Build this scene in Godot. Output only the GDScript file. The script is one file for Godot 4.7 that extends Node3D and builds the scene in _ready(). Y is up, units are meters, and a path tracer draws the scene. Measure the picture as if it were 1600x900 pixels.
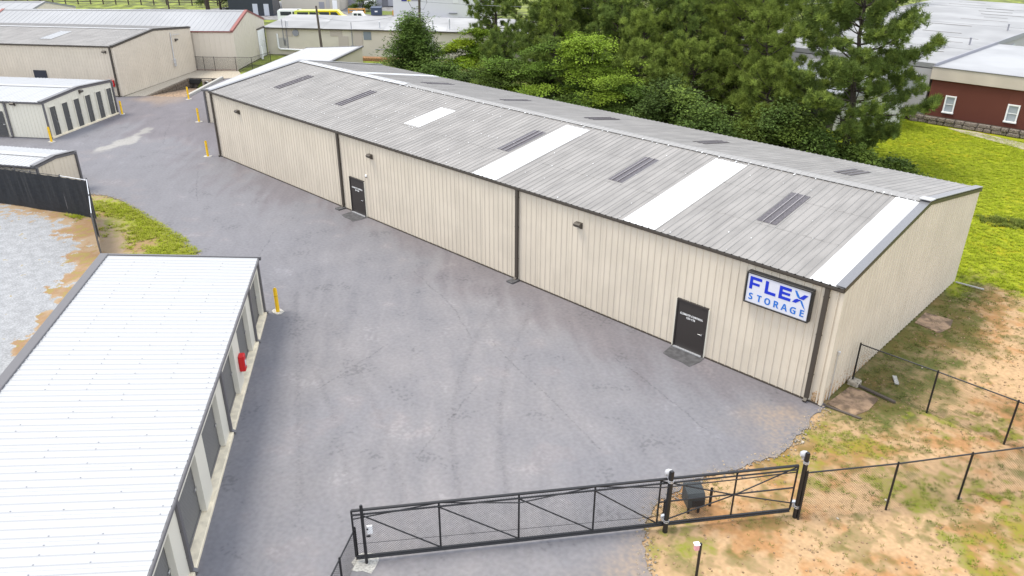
extends Node3D
# A storage yard seen from a drone: long metal building, mini-storage rows, sliding gate, pines behind.
# World frame: the near right corner of the long building is the origin, x runs along it, z away from its front.

var used := {}
var mesh_cache := {}
var tex_cache := {}
var M := {}

# ---------------------------------------------------------------- mesh collecting
class Mb:
	var v := PackedVector3Array()
	var n := PackedVector3Array()
	var uv := PackedVector2Array()
	var c := PackedColorArray()
	var i := PackedInt32Array()
	var tint := Color(1, 1, 1)
	func tri(a: Vector3, b: Vector3, d: Vector3):
		var nn := (b - a).cross(d - a).normalized()
		var k := v.size()
		for p in [a, b, d]:
			v.append(p); n.append(nn); c.append(tint); uv.append(Vector2(p.x, p.z))
		i.append_array([k, k + 2, k + 1])
	func quad(a: Vector3, b: Vector3, d: Vector3, e: Vector3):
		var nn := (b - a).cross(e - a)
		if nn.length() < 1e-9: nn = (d - b).cross(e - b)
		nn = nn.normalized()
		var k := v.size()
		v.append(a); v.append(b); v.append(d); v.append(e)
		for j in 4:
			n.append(nn); c.append(tint); uv.append(Vector2(v[k + j].x, v[k + j].z))
		i.append_array([k, k + 2, k + 1, k, k + 3, k + 2])
	# box by centre, size and basis; a small chamfer along the long vertical edges is not needed at these distances
	func box(p: Vector3, s: Vector3, b := Basis()):
		var x := b.x * s.x * 0.5
		var y := b.y * s.y * 0.5
		var z := b.z * s.z * 0.5
		quad(p - x - y + z, p + x - y + z, p + x + y + z, p - x + y + z)
		quad(p + x - y - z, p - x - y - z, p - x + y - z, p + x + y - z)
		quad(p + x - y + z, p + x - y - z, p + x + y - z, p + x + y + z)
		quad(p - x - y - z, p - x - y + z, p - x + y + z, p - x + y - z)
		quad(p - x + y + z, p + x + y + z, p + x + y - z, p - x + y - z)
		quad(p - x - y - z, p + x - y - z, p + x - y + z, p - x - y + z)
	# a box with its edges chamfered by q
	func cbox(p: Vector3, s: Vector3, q: float, b := Basis()):
		var h := s * 0.5
		var f := func(x: float, y: float, z: float) -> Vector3: return p + b * Vector3(x, y, z)
		var dirs := [Vector3.AXIS_X, Vector3.AXIS_Y, Vector3.AXIS_Z]
		for ax in dirs:
			var a1: int = (ax + 1) % 3
			var a2: int = (ax + 2) % 3
			for sg in [-1.0, 1.0]:
				var pts := []
				for w in [[-1, -1], [1, -1], [1, 1], [-1, 1]]:
					var t := Vector3.ZERO
					t[ax] = h[ax] * sg
					t[a1] = (h[a1] - q) * w[0]
					t[a2] = (h[a2] - q) * w[1]
					pts.append(p + b * t)
				if sg > 0: quad(pts[0], pts[1], pts[2], pts[3])
				else: quad(pts[3], pts[2], pts[1], pts[0])
			for w in [[-1.0, -1.0], [1.0, -1.0], [1.0, 1.0], [-1.0, 1.0]]:
				var t0 := Vector3.ZERO
				t0[a1] = h[a1] * w[0]; t0[a2] = (h[a2] - q) * w[1]
				var t1 := Vector3.ZERO
				t1[a1] = (h[a1] - q) * w[0]; t1[a2] = h[a2] * w[1]
				var e := Vector3.ZERO
				e[ax] = h[ax] - q
				var A := p + b * (t0 - e)
				var B := p + b * (t0 + e)
				var C := p + b * (t1 + e)
				var D := p + b * (t1 - e)
				if (B - A).cross(D - A).dot(A - p) > 0: quad(A, B, C, D)
				else: quad(D, C, B, A)
	func tube(pts: PackedVector3Array, radii: PackedFloat32Array, sides := 8, caps := true):
		var rings := []
		for k in pts.size():
			var t := (pts[mini(k + 1, pts.size() - 1)] - pts[maxi(k - 1, 0)]).normalized()
			var up := Vector3.UP if absf(t.y) < 0.95 else Vector3.RIGHT
			var a := t.cross(up).normalized()
			var b := t.cross(a).normalized()
			var ring := []
			for s in sides:
				var an := TAU * s / sides
				ring.append([pts[k] + (a * cos(an) + b * sin(an)) * radii[k], a * cos(an) + b * sin(an)])
			rings.append(ring)
		for k in pts.size() - 1:
			for s in sides:
				var s2 := (s + 1) % sides
				var q := [rings[k][s], rings[k][s2], rings[k + 1][s2], rings[k + 1][s]]
				var o := v.size()
				for e in q:
					v.append(e[0]); n.append(e[1]); c.append(tint); uv.append(Vector2(e[0].x, e[0].z))
				if (q[1][0] - q[0][0]).cross(q[3][0] - q[0][0]).dot(q[0][1]) > 0: i.append_array([o, o + 2, o + 1, o, o + 3, o + 2])
				else: i.append_array([o, o + 1, o + 2, o, o + 2, o + 3])
		if caps:
			for k in [0, pts.size() - 1]:
				for s in range(1, sides - 1):
					if k == 0: tri(rings[k][0][0], rings[k][s][0], rings[k][s + 1][0])
					else: tri(rings[k][0][0], rings[k][s + 1][0], rings[k][s][0])
	func rod(a: Vector3, b: Vector3, r: float, sides := 8, caps := true):
		tube(PackedVector3Array([a, b]), PackedFloat32Array([r, r]), sides, caps)
	# a flat polygon (x, z) at height y, facing up, with a skirt down to y - deep
	func slab(poly: PackedVector2Array, y: float, deep: float):
		var t := Geometry2D.triangulate_polygon(poly)
		for k in range(0, t.size(), 3):
			var a := Vector3(poly[t[k]].x, y, poly[t[k]].y)
			var b := Vector3(poly[t[k + 1]].x, y, poly[t[k + 1]].y)
			var d := Vector3(poly[t[k + 2]].x, y, poly[t[k + 2]].y)
			if (b - a).cross(d - a).y > 0: tri(a, b, d)
			else: tri(a, d, b)
		if deep > 0:
			var cw := Geometry2D.is_polygon_clockwise(poly)
			for k in poly.size():
				var p := poly[k]
				var q := poly[(k + 1) % poly.size()]
				if not cw:
					var w := p; p = q; q = w
				quad(Vector3(p.x, y - deep, p.y), Vector3(q.x, y - deep, q.y), Vector3(q.x, y, q.y), Vector3(p.x, y, p.y))
	# a polygon in the plane (ux, uy) at o, extruded by depth along un
	func prism(o: Vector3, ux: Vector3, uy: Vector3, un: Vector3, poly: PackedVector2Array, depth: float):
		var pts := poly
		if Geometry2D.is_polygon_clockwise(pts): pts.reverse()
		var t := Geometry2D.triangulate_polygon(pts)
		var f := func(p: Vector2, d: float) -> Vector3: return o + ux * p.x + uy * p.y + un * d
		for k in range(0, t.size(), 3):
			var a: Vector3 = f.call(pts[t[k]], depth)
			var b: Vector3 = f.call(pts[t[k + 1]], depth)
			var d: Vector3 = f.call(pts[t[k + 2]], depth)
			var a0: Vector3 = f.call(pts[t[k]], 0)
			var b0: Vector3 = f.call(pts[t[k + 1]], 0)
			var d0: Vector3 = f.call(pts[t[k + 2]], 0)
			if (b - a).cross(d - a).dot(un) > 0:
				tri(a, b, d); tri(a0, d0, b0)
			else:
				tri(a, d, b); tri(a0, b0, d0)
		for k in pts.size():
			var p := pts[k]
			var q := pts[(k + 1) % pts.size()]
			quad(f.call(p, 0), f.call(q, 0), f.call(q, depth), f.call(p, depth))
	func mesh() -> ArrayMesh:
		var a := []
		a.resize(Mesh.ARRAY_MAX)
		a[Mesh.ARRAY_VERTEX] = v; a[Mesh.ARRAY_NORMAL] = n; a[Mesh.ARRAY_TEX_UV] = uv
		a[Mesh.ARRAY_COLOR] = c; a[Mesh.ARRAY_INDEX] = i
		var m := ArrayMesh.new()
		m.add_surface_from_arrays(Mesh.PRIMITIVE_TRIANGLES, a)
		return m

# ---------------------------------------------------------------- naming and tagging
func numbered(called: String) -> String:
	var k: int = used.get(called, -1) + 1
	used[called] = k
	return called if k == 0 else "%s_%03d" % [called, k]

func thing(called: String, label: String, category: String, at := Vector3.ZERO, turn := 0.0, group := "") -> Node3D:
	var o := Node3D.new()
	o.name = numbered(called)
	add_child(o)
	o.position = at
	o.rotation.y = turn
	o.set_meta("label", label); o.set_meta("category", category)
	if group: o.set_meta("group", group)
	return o

func part(called: String, what, m: Material, parent: Node3D = null, label := "") -> MeshInstance3D:
	var o := MeshInstance3D.new()
	o.mesh = what.mesh() if what is Mb else what
	o.material_override = m
	if parent == null:
		o.name = numbered(called)
		add_child(o)
	else:
		o.name = called
		parent.add_child(o, true)
	if label: o.set_meta("label", label)
	return o

func node(called: String, parent: Node3D) -> Node3D:
	var o := Node3D.new()
	o.name = called
	parent.add_child(o, true)
	return o

func tag(o: Node3D, label: String, category: String, group := "") -> Node3D:
	o.set_meta("label", label); o.set_meta("category", category)
	if group: o.set_meta("group", group)
	return o

func setting(o: Node3D, label := "") -> Node3D:
	o.set_meta("kind", "structure")
	if label: o.set_meta("label", label)
	return o

func stuff(o: Node3D) -> Node3D:
	o.set_meta("kind", "stuff")
	return o

func copy(o: Node3D, at: Vector3, turn: float, label: String) -> Node3D:
	var c: Node3D = o.duplicate()
	c.name = numbered(String(o.name))
	add_child(c)
	c.position = at
	c.rotation.y = turn
	c.set_meta("label", label)
	return c

func scatter(called: String, mesh: Mesh, mat: Material, xf: Array, cols: Array, parent: Node3D = null) -> MultiMeshInstance3D:
	var mm := MultiMesh.new()
	mm.transform_format = MultiMesh.TRANSFORM_3D
	mm.use_colors = cols.size() > 0
	mm.mesh = mesh
	mm.instance_count = xf.size()
	for k in xf.size():
		mm.set_instance_transform(k, xf[k])
		if cols.size() > 0: mm.set_instance_color(k, cols[k])
	var o := MultiMeshInstance3D.new()
	o.multimesh = mm
	o.material_override = mat
	if parent == null:
		o.name = numbered(called)
		add_child(o)
	else:
		o.name = called
		parent.add_child(o, true)
	o.set_meta("kind", "stuff")
	return o

# ---------------------------------------------------------------- materials
func lin(r: float, g: float, b: float) -> Color:
	return Color(r, g, b).linear_to_srgb()

# grey mottling from lo to 1, to multiply a colour with
func mottle(freq: float, lo: float, seed_: int, octaves := 4, kind := FastNoiseLite.TYPE_SIMPLEX_SMOOTH) -> Texture2D:
	var key := [freq, lo, seed_, octaves, kind]
	if tex_cache.has(key): return tex_cache[key]
	var n := FastNoiseLite.new()
	n.seed = seed_
	n.noise_type = kind
	n.frequency = freq
	n.fractal_octaves = octaves
	var g := Gradient.new()
	g.set_color(0, Color(lo, lo, lo)); g.set_color(1, Color(1, 1, 1))
	g.set_offset(0, 0.25); g.set_offset(1, 0.7)
	var t := NoiseTexture2D.new()
	t.width = 512; t.height = 512
	t.seamless = true
	t.noise = n
	t.color_ramp = g
	tex_cache[key] = t
	return t

func mat(r: float, g: float, b: float, rough := 0.7, tex: Texture2D = null, scale := Vector3.ONE, metal := 0.0) -> StandardMaterial3D:
	var m := StandardMaterial3D.new()
	m.albedo_color = lin(r, g, b)
	m.roughness = rough
	m.metallic = metal
	m.cull_mode = BaseMaterial3D.CULL_DISABLED
	if tex:
		m.albedo_texture = tex
		m.uv1_triplanar = true
		m.uv1_world_triplanar = true
		m.uv1_scale = scale
	return m

func leaf_mat(rough := 0.6) -> StandardMaterial3D:
	var m := mat(1, 1, 1, rough)
	m.vertex_color_use_as_albedo = true
	m.metallic_specular = 0.15
	m.backlight_enabled = true
	m.backlight = Color(0.45, 0.45, 0.3)
	return m

func materials():
	var fine := mottle(0.05, 0.93, 3)
	var rough_ := mottle(0.03, 0.82, 7, 5)
	M.wall = mat(0.60, 0.532, 0.435, 0.5, mottle(0.008, 0.965, 5, 4), Vector3(0.1, 0.1, 0.1))
	M.wall_b = mat(0.594, 0.527, 0.431, 0.5, mottle(0.008, 0.965, 6, 4), Vector3(0.1, 0.1, 0.1))
	M.wall_far = mat(0.58, 0.525, 0.44, 0.55)
	M.jamb = mat(0.64, 0.61, 0.52, 0.5)
	var streak := mottle(0.02, 0.78, 12, 5)
	M.roof = []
	for k in 4:
		var t: float = [1.0, 0.99, 1.01, 0.98][k]
		M.roof.append(mat(0.246 * t, 0.232 * t, 0.220 * t, 0.55, mottle(0.012, 0.90, 20 + k, 5), Vector3(0.16, 0.06, 0.06)))
	M.roof_white = mat(0.37, 0.373, 0.382, 0.55)
	M.roof_new = mat(0.60, 0.602, 0.61, 0.5)
	M.roof_pale = mat(0.285, 0.287, 0.298, 0.5, mottle(0.006, 0.93, 8, 3), Vector3(0.03, 0.03, 0.03))
	M.membrane = mat(0.275, 0.274, 0.278, 0.65, mottle(0.008, 0.9, 9, 4), Vector3(0.03, 0.03, 0.03))
	M.skylight = mat(0.085, 0.068, 0.074, 0.3, mottle(0.03, 0.6, 33, 4), Vector3(1.2, 0.5, 0.3))
	M.skyrib = mat(0.26, 0.24, 0.245, 0.4)
	M.brown = mat(0.055, 0.045, 0.036, 0.45)
	M.trim_grey = mat(0.105, 0.10, 0.105, 0.45)
	M.rake = mat(0.16, 0.16, 0.172, 0.35, fine, Vector3(0.5, 0.5, 0.5))
	M.door = mat(0.030, 0.025, 0.023, 0.5)
	M.rollup = mat(0.125, 0.122, 0.118, 0.5)
	M.rollup_dark = mat(0.06, 0.06, 0.06, 0.5)
	M.steel = mat(0.65, 0.65, 0.66, 0.25, null, Vector3.ONE, 0.9)
	M.galv = mat(0.62, 0.63, 0.66, 0.4, null, Vector3.ONE, 0.6)
	M.black = mat(0.012, 0.012, 0.014, 0.4)
	M.wire = mat(0.018, 0.018, 0.02, 0.5)
	M.screen = mat(0.012, 0.014, 0.019, 0.75, mottle(0.02, 0.75, 41, 4), Vector3(0.4, 0.4, 0.4))
	M.yellow = mat(0.82, 0.50, 0.015, 0.4)
	M.white = mat(0.8, 0.8, 0.8, 0.5)
	M.concrete = mat(0.44, 0.385, 0.305, 0.85, rough_, Vector3(0.4, 0.4, 0.4))
	M.pale_concrete = mat(0.46, 0.445, 0.41, 0.85, rough_, Vector3(0.7, 0.7, 0.7))
	M.curb = mat(0.78, 0.69, 0.52, 0.8, mottle(0.012, 0.9, 10, 4), Vector3(0.3, 0.3, 0.3))
	M.mud_slab = mat(0.34, 0.225, 0.14, 0.9, mottle(0.008, 0.62, 61, 5), Vector3(0.35, 0.35, 0.35))
	M.patch = mat(0.088, 0.086, 0.091, 0.9, mottle(0.012, 0.82, 11, 5), Vector3(0.4, 0.4, 0.4))
	M.stone = mat(0.21, 0.165, 0.12, 0.9, mottle(0.03, 0.5, 63, 5), Vector3(0.5, 0.5, 0.5))
	M.stone_grey = mat(0.27, 0.225, 0.19, 0.9, mottle(0.03, 0.5, 65, 5), Vector3(0.5, 0.5, 0.5))
	M.brick = mat(0.165, 0.046, 0.028, 0.85, mottle(0.04, 0.7, 67, 4), Vector3(0.5, 1.4, 0.5))
	M.glass = mat(0.34, 0.37, 0.41, 0.12)
	M.red = mat(0.52, 0.008, 0.012, 0.4)
	M.red_trim = mat(0.22, 0.062, 0.05, 0.55)
	M.bark = mat(0.075, 0.055, 0.042, 0.9, mottle(0.05, 0.5, 71, 4), Vector3(1.5, 0.3, 1.5))
	M.pole = mat(0.085, 0.068, 0.055, 0.9)
	M.utility = mat(0.032, 0.038, 0.04, 0.45)
	M.leaf = leaf_mat()
	M.blade = leaf_mat(0.7)
	M.blue = mat(0.003, 0.024, 0.45, 0.45)
	M.light_blue = mat(0.008, 0.13, 0.50, 0.45)
	M.sign_face = mat(0.56, 0.57, 0.645, 0.35)
	M.lens = mat(0.55, 0.55, 0.52, 0.2)
	M.rubber = mat(0.02, 0.02, 0.02, 0.8)
	M.car_white = mat(0.75, 0.76, 0.78, 0.25)
	M.car_yellow = mat(0.72, 0.55, 0.01, 0.3)
	M.car_lime = mat(0.55, 0.58, 0.10, 0.3)
	M.car_dark = mat(0.03, 0.035, 0.05, 0.25)
	M.orange = mat(0.60, 0.28, 0.05, 0.5)
	M.bin = mat(0.05, 0.07, 0.12, 0.55)
	M.far_wall = mat(0.50, 0.46, 0.39, 0.7)
	M.far_grey = mat(0.26, 0.26, 0.29, 0.6)

# ---------------------------------------------------------------- ribbed sheets
# a sheet s0..s1 wide whose ribs stand out along +z; bottom at y = 0, top at top.call(s)
func ribbed(s0: float, s1: float, top: Callable, pitch: float, phase: float, rh := 0.032, bw := 0.075, tw := 0.03) -> Mb:
	var b := Mb.new()
	var pts := [Vector2(s0, 0)]
	var k := ceili((s0 - phase) / pitch - 0.5)
	while phase + k * pitch < s1 + bw:
		var c := phase + k * pitch
		if c - bw * 0.5 > s0 and c + bw * 0.5 < s1:
			pts.append(Vector2(c - bw * 0.5, 0)); pts.append(Vector2(c - tw * 0.5, rh))
			pts.append(Vector2(c + tw * 0.5, rh)); pts.append(Vector2(c + bw * 0.5, 0))
		k += 1
	pts.append(Vector2(s1, 0))
	for j in pts.size() - 1:
		var p: Vector2 = pts[j]
		var q: Vector2 = pts[j + 1]
		b.quad(Vector3(p.x, 0, p.y), Vector3(q.x, 0, q.y), Vector3(q.x, top.call(q.x), q.y), Vector3(p.x, top.call(p.x), p.y))
	# the folded edge that makes each sheet lap visible
	b.box(Vector3(s1 - 0.004, top.call(s1) * 0.5, 0.002), Vector3(0.008, top.call(s1), 0.003))
	return b

# sheets side by side along sd from o, standing along ud, ribs out along od
func sheets(called: String, parent: Node3D, o: Vector3, sd: Vector3, ud: Vector3, od: Vector3, length: float, height: float, per: int, pitch: float, mats: Array, rng: RandomNumberGenerator, rh := 0.032):
	var w := per * pitch
	var count := ceili(length / w - 0.01)
	for k in count:
		var wide := minf(w, length - k * w)
		var key := ["sheet", snappedf(wide, 0.001), snappedf(height, 0.001), pitch, rh]
		if not mesh_cache.has(key):
			mesh_cache[key] = ribbed(0, wide, func(_s): return height, pitch, pitch * 0.5, rh).mesh()
		var p := part(called, mesh_cache[key], mats[rng.randi() % mats.size()], parent)
		p.transform = Transform3D(Basis(sd, ud, od), o + sd * (k * w) + od * (0.002 * (k % 2)))

func beam(b: Mb, p: Vector3, q: Vector3, w: float, h: float, up := Vector3.UP):
	var z := (q - p).normalized()
	if absf(z.dot(up)) > 0.99: up = Vector3.RIGHT
	var x := up.cross(z).normalized()
	var y := z.cross(x)
	b.box((p + q) * 0.5, Vector3(w, h, (q - p).length()), Basis(x, y, z))

# a gabled metal building: front eave wall on the plane z = 0 facing +z, gable end on x = 0 facing +x,
# the body on x -L..0, z -D..0
func gable_building(called: String, label: String, at: Vector3, turn: float, L: float, D: float, H: float, R: float, pitch: float, roofs: Array, trim: Material, wallm: Array, opt := {}) -> Node3D:
	var t := thing(called, label, "building", at, turn)
	var rng := RandomNumberGenerator.new()
	rng.seed = 11 + int(L * 10)
	var over: float = opt.get("over", 0.12)
	var front := node("front_wall", t)
	sheets("wall_panel", front, Vector3(-L, 0.04, 0), Vector3.RIGHT, Vector3.UP, Vector3.BACK, L, H - 0.04, 3, pitch, wallm, rng)
	var gable := node("gable_wall", t)
	var w := pitch * 3
	var cnt := ceili(D / w - 0.01)
	for k in cnt:
		var s0 := k * w
		var s1 := minf(D, s0 + w)
		var top := func(s: float) -> float: return H - 0.04 + (R - H) * (1.0 - absf(s + s0 - D * 0.5) / (D * 0.5)) - 0.02
		var cuts := [0.0, s1 - s0]
		if s0 < D * 0.5 - 0.05 and s1 > D * 0.5 + 0.05: cuts = [0.0, D * 0.5 - s0, s1 - s0]
		var b := Mb.new()
		for j in cuts.size() - 1:
			var r := ribbed(cuts[j], cuts[j + 1], top, pitch, pitch * 0.5, 0.03)
			var base := b.v.size()
			b.v.append_array(r.v); b.n.append_array(r.n); b.uv.append_array(r.uv); b.c.append_array(r.c)
			for e in r.i: b.i.append(e + base)
		var p := part("wall_panel", b, wallm[rng.randi() % wallm.size()], gable)
		p.transform = Transform3D(Basis(Vector3.FORWARD, Vector3.UP, Vector3.RIGHT), Vector3(0.002 * (k % 2), 0.04, -s0))
	var bk := Mb.new()
	bk.quad(Vector3(0, 0, -D), Vector3(-L, 0, -D), Vector3(-L, H, -D), Vector3(0, H, -D))
	part("back_wall", bk, wallm[0], t)
	var lf := Mb.new()
	lf.prism(Vector3(-L, 0, 0), Vector3.FORWARD, Vector3.UP, Vector3.LEFT, PackedVector2Array([Vector2(0, 0), Vector2(D, 0), Vector2(D, H - 0.03), Vector2(D * 0.5, R - 0.03), Vector2(0, H - 0.03)]), 0.01)
	part("end_wall", lf, wallm[0], t)
	# roof sheets, one slope each way
	var roof := node("roof", t)
	var half := D * 0.5
	var ud := Vector3(0, R - H, -half).normalized()
	var run := Vector2(half, R - H).length()
	var sl := run + over
	sheets("roof_panel", roof, Vector3(-L, H, 0) - ud * over, Vector3.RIGHT, ud, Vector3.RIGHT.cross(ud), L, sl - 0.004, 3, pitch, roofs, rng, 0.026)
	var ub := Vector3(0, R - H, half).normalized()
	sheets("roof_panel", roof, Vector3(0, H, -D) - ub * over, Vector3.LEFT, ub, Vector3.LEFT.cross(ub), L, sl - 0.004, 3, pitch, roofs, rng, 0.026)
	# ridge cap with a bump over each rib
	var cap := Mb.new()
	for sgn in [1.0, -1.0]:
		var dn := Vector3(0, -(R - H), half * sgn).normalized()
		var nn := Vector3(0, half, (R - H) * sgn).normalized()
		var s := -L
		var j := 0
		while s < -0.01:
			var h0 := 0.043 if j % 2 == 0 else 0.049
			var e := minf(s + pitch * 0.5, 0.0)
			var a := Vector3(s, R + 0.05, -half) + nn * (h0 - 0.04)
			var b2 := Vector3(e, R + 0.05, -half) + nn * (h0 - 0.04)
			if sgn > 0: cap.quad(a + dn * 0.32 - nn * 0.008, b2 + dn * 0.32 - nn * 0.008, b2, a)
			else: cap.quad(b2 + dn * 0.32 - nn * 0.008, a + dn * 0.32 - nn * 0.008, a, b2)
			s = e
			j += 1
	part("ridge_cap", cap, opt.get("cap", roofs[0]), roof)
	# gutter along the front eave, fascia, rake trims, corner trims
	var z0 := over * cos(atan2(R - H, half))
	var y0 := H - over * sin(atan2(R - H, half))
	var g := Mb.new()
	var gp := PackedVector2Array([Vector2(0.0, 0.0), Vector2(0.10, 0.0), Vector2(0.13, 0.05), Vector2(0.13, 0.13), Vector2(0.11, 0.13), Vector2(0.11, 0.06), Vector2(0.09, 0.03), Vector2(0.02, 0.03), Vector2(0.02, 0.13), Vector2(0, 0.13)])
	g.prism(Vector3(-L - 0.05, y0 - 0.14, z0 - 0.075), Vector3.BACK, Vector3.UP, Vector3.RIGHT, gp, L + 0.1)
	part("gutter", g, trim, t)
	var f := Mb.new()
	beam(f, Vector3(-L, y0 - 0.08, -D - z0), Vector3(0, y0 - 0.08, -D - z0), 0.05, 0.14)
	part("eave_trim", f, trim, t)
	for sgn in [1.0, -1.0]:
		for ex in [0.03, -L - 0.03]:
			var rk := Mb.new()
			var p0 := Vector3(ex, y0 - 0.07, -half + (half + z0) * sgn)
			var p1 := Vector3(ex, R - 0.07, -half)
			beam(rk, p0, p1, 0.06, 0.15)
			var rkp := part("rake_trim", rk, trim, t)
			# the flat flashing that laps over the last sheet
			var fl := Mb.new()
			var dx := -0.13 if ex > -1 else 0.13
			beam(fl, p0 + Vector3(dx, 0.135, 0), p1 + Vector3(dx, 0.135, 0), 0.34, 0.035)
			part("flashing", fl, opt.get("rake", trim), rkp)
	var ct := Mb.new()
	ct.box(Vector3(0.0, H * 0.5 - 0.06, 0.0), Vector3(0.12, H - 0.2, 0.12))
	part("corner_trim", ct, opt.get("corner", wallm[0]), t)
	var bt := Mb.new()
	bt.box(Vector3(-L * 0.5, 0.03, 0.02), Vector3(L, 0.06, 0.06))
	part("base_trim", bt, trim, t)
	for x in opt.get("spouts", []):
		downspout(t, Vector3(x, 0, 0.085), y0 - 0.12, trim)
	return t

func downspout(t: Node3D, p: Vector3, h: float, m: Material):
	var d := Mb.new()
	d.cbox(p + Vector3(0, h * 0.5 + 0.08, 0), Vector3(0.17, h - 0.16, 0.11), 0.012)
	d.box(p + Vector3(0, 0.1, 0.06), Vector3(0.13, 0.1, 0.2), Basis(Vector3.RIGHT, 0.5))
	var s := part("downspout", d, m, t)
	var k := Mb.new()
	for y in [0.25, 0.6, 0.92]:
		k.box(p + Vector3(0, h * y, -0.01), Vector3(0.2, 0.03, 0.11))
	part("strap", k, m, s)

# ---------------------------------------------------------------- scene
func _ready():
	# camera
	var cam := Camera3D.new()
	cam.name = "camera"
	add_child(cam)
	cam.position = Vector3(8.409, 16.282, 24.992)
	cam.rotation = Vector3(-0.4504, 0.77285, 0.00396)
	cam.fov = 41.092
	cam.near = 0.1
	cam.far = 4000
	cam.current = true
	# sky: bright thin overcast
	var we := WorldEnvironment.new()
	we.name = "world_environment"
	var env := Environment.new()
	env.background_mode = Environment.BG_SKY
	var sm := ProceduralSkyMaterial.new()
	sm.sky_top_color = Color(0.90, 0.93, 0.98)
	sm.sky_horizon_color = Color(0.93, 0.94, 0.96)
	sm.sky_curve = 0.15
	sm.ground_bottom_color = Color(0.55, 0.54, 0.52)
	sm.ground_horizon_color = Color(0.90, 0.91, 0.92)
	var sky := Sky.new()
	sky.sky_material = sm
	env.sky = sky
	env.tonemap_mode = Environment.TONE_MAPPER_LINEAR
	env.tonemap_exposure = 2.22
	env.sdfgi_enabled = true
	env.ssao_enabled = true
	env.ssil_enabled = true
	we.environment = env
	add_child(we)
	# the sun behind thin cloud, high, over the left of the yard
	var sun := DirectionalLight3D.new()
	sun.name = "sun"
	sun.light_energy = 0.5
	sun.light_angular_distance = 20.0
	sun.light_color = Color(1.0, 0.97, 0.91)
	sun.shadow_enabled = true
	add_child(sun)
	sun.look_at_from_position(Vector3.ZERO, -Vector3(-0.36, 0.90, 0.26))

	materials()
	grounds()
	main_building()
	storage_row()
	left_buildings()
	dock()
	back_buildings()
	brick_building()
	trees()
	fences()
	small_things()
	vehicles()

# ---------------------------------------------------------------- grounds
func noise_bytes(w: int, h: int, freq: float, seed_: int, oct: int) -> PackedByteArray:
	var n := FastNoiseLite.new()
	n.seed = seed_
	n.noise_type = FastNoiseLite.TYPE_SIMPLEX_SMOOTH
	n.frequency = freq
	n.fractal_octaves = oct
	return n.get_image(w, h, false, false, true).get_data()

func sstep(a: float, b: float, x: float) -> float:
	var t := clampf((x - a) / (b - a), 0, 1)
	return t * t * (3 - 2 * t)

var enc := PackedByteArray()
func encode_table():
	enc.resize(1025)
	for k in 1025:
		enc[k] = int(round(Color(k / 1024.0, 0, 0).linear_to_srgb().r * 255))

func sheet_mat(img: Image, x0: float, z0: float, sx: float, sz: float, rough: float) -> StandardMaterial3D:
	var m := StandardMaterial3D.new()
	m.albedo_texture = ImageTexture.create_from_image(img)
	m.roughness = rough
	m.uv1_scale = Vector3(1.0 / sx, 1.0 / sz, 1)
	m.uv1_offset = Vector3(-x0 / sx, -z0 / sz, 0)
	m.cull_mode = BaseMaterial3D.CULL_DISABLED
	m.metallic_specular = 0.2
	return m

const ASPHALT := [-80.0, -24.0, 90.0, 52.0]
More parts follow.
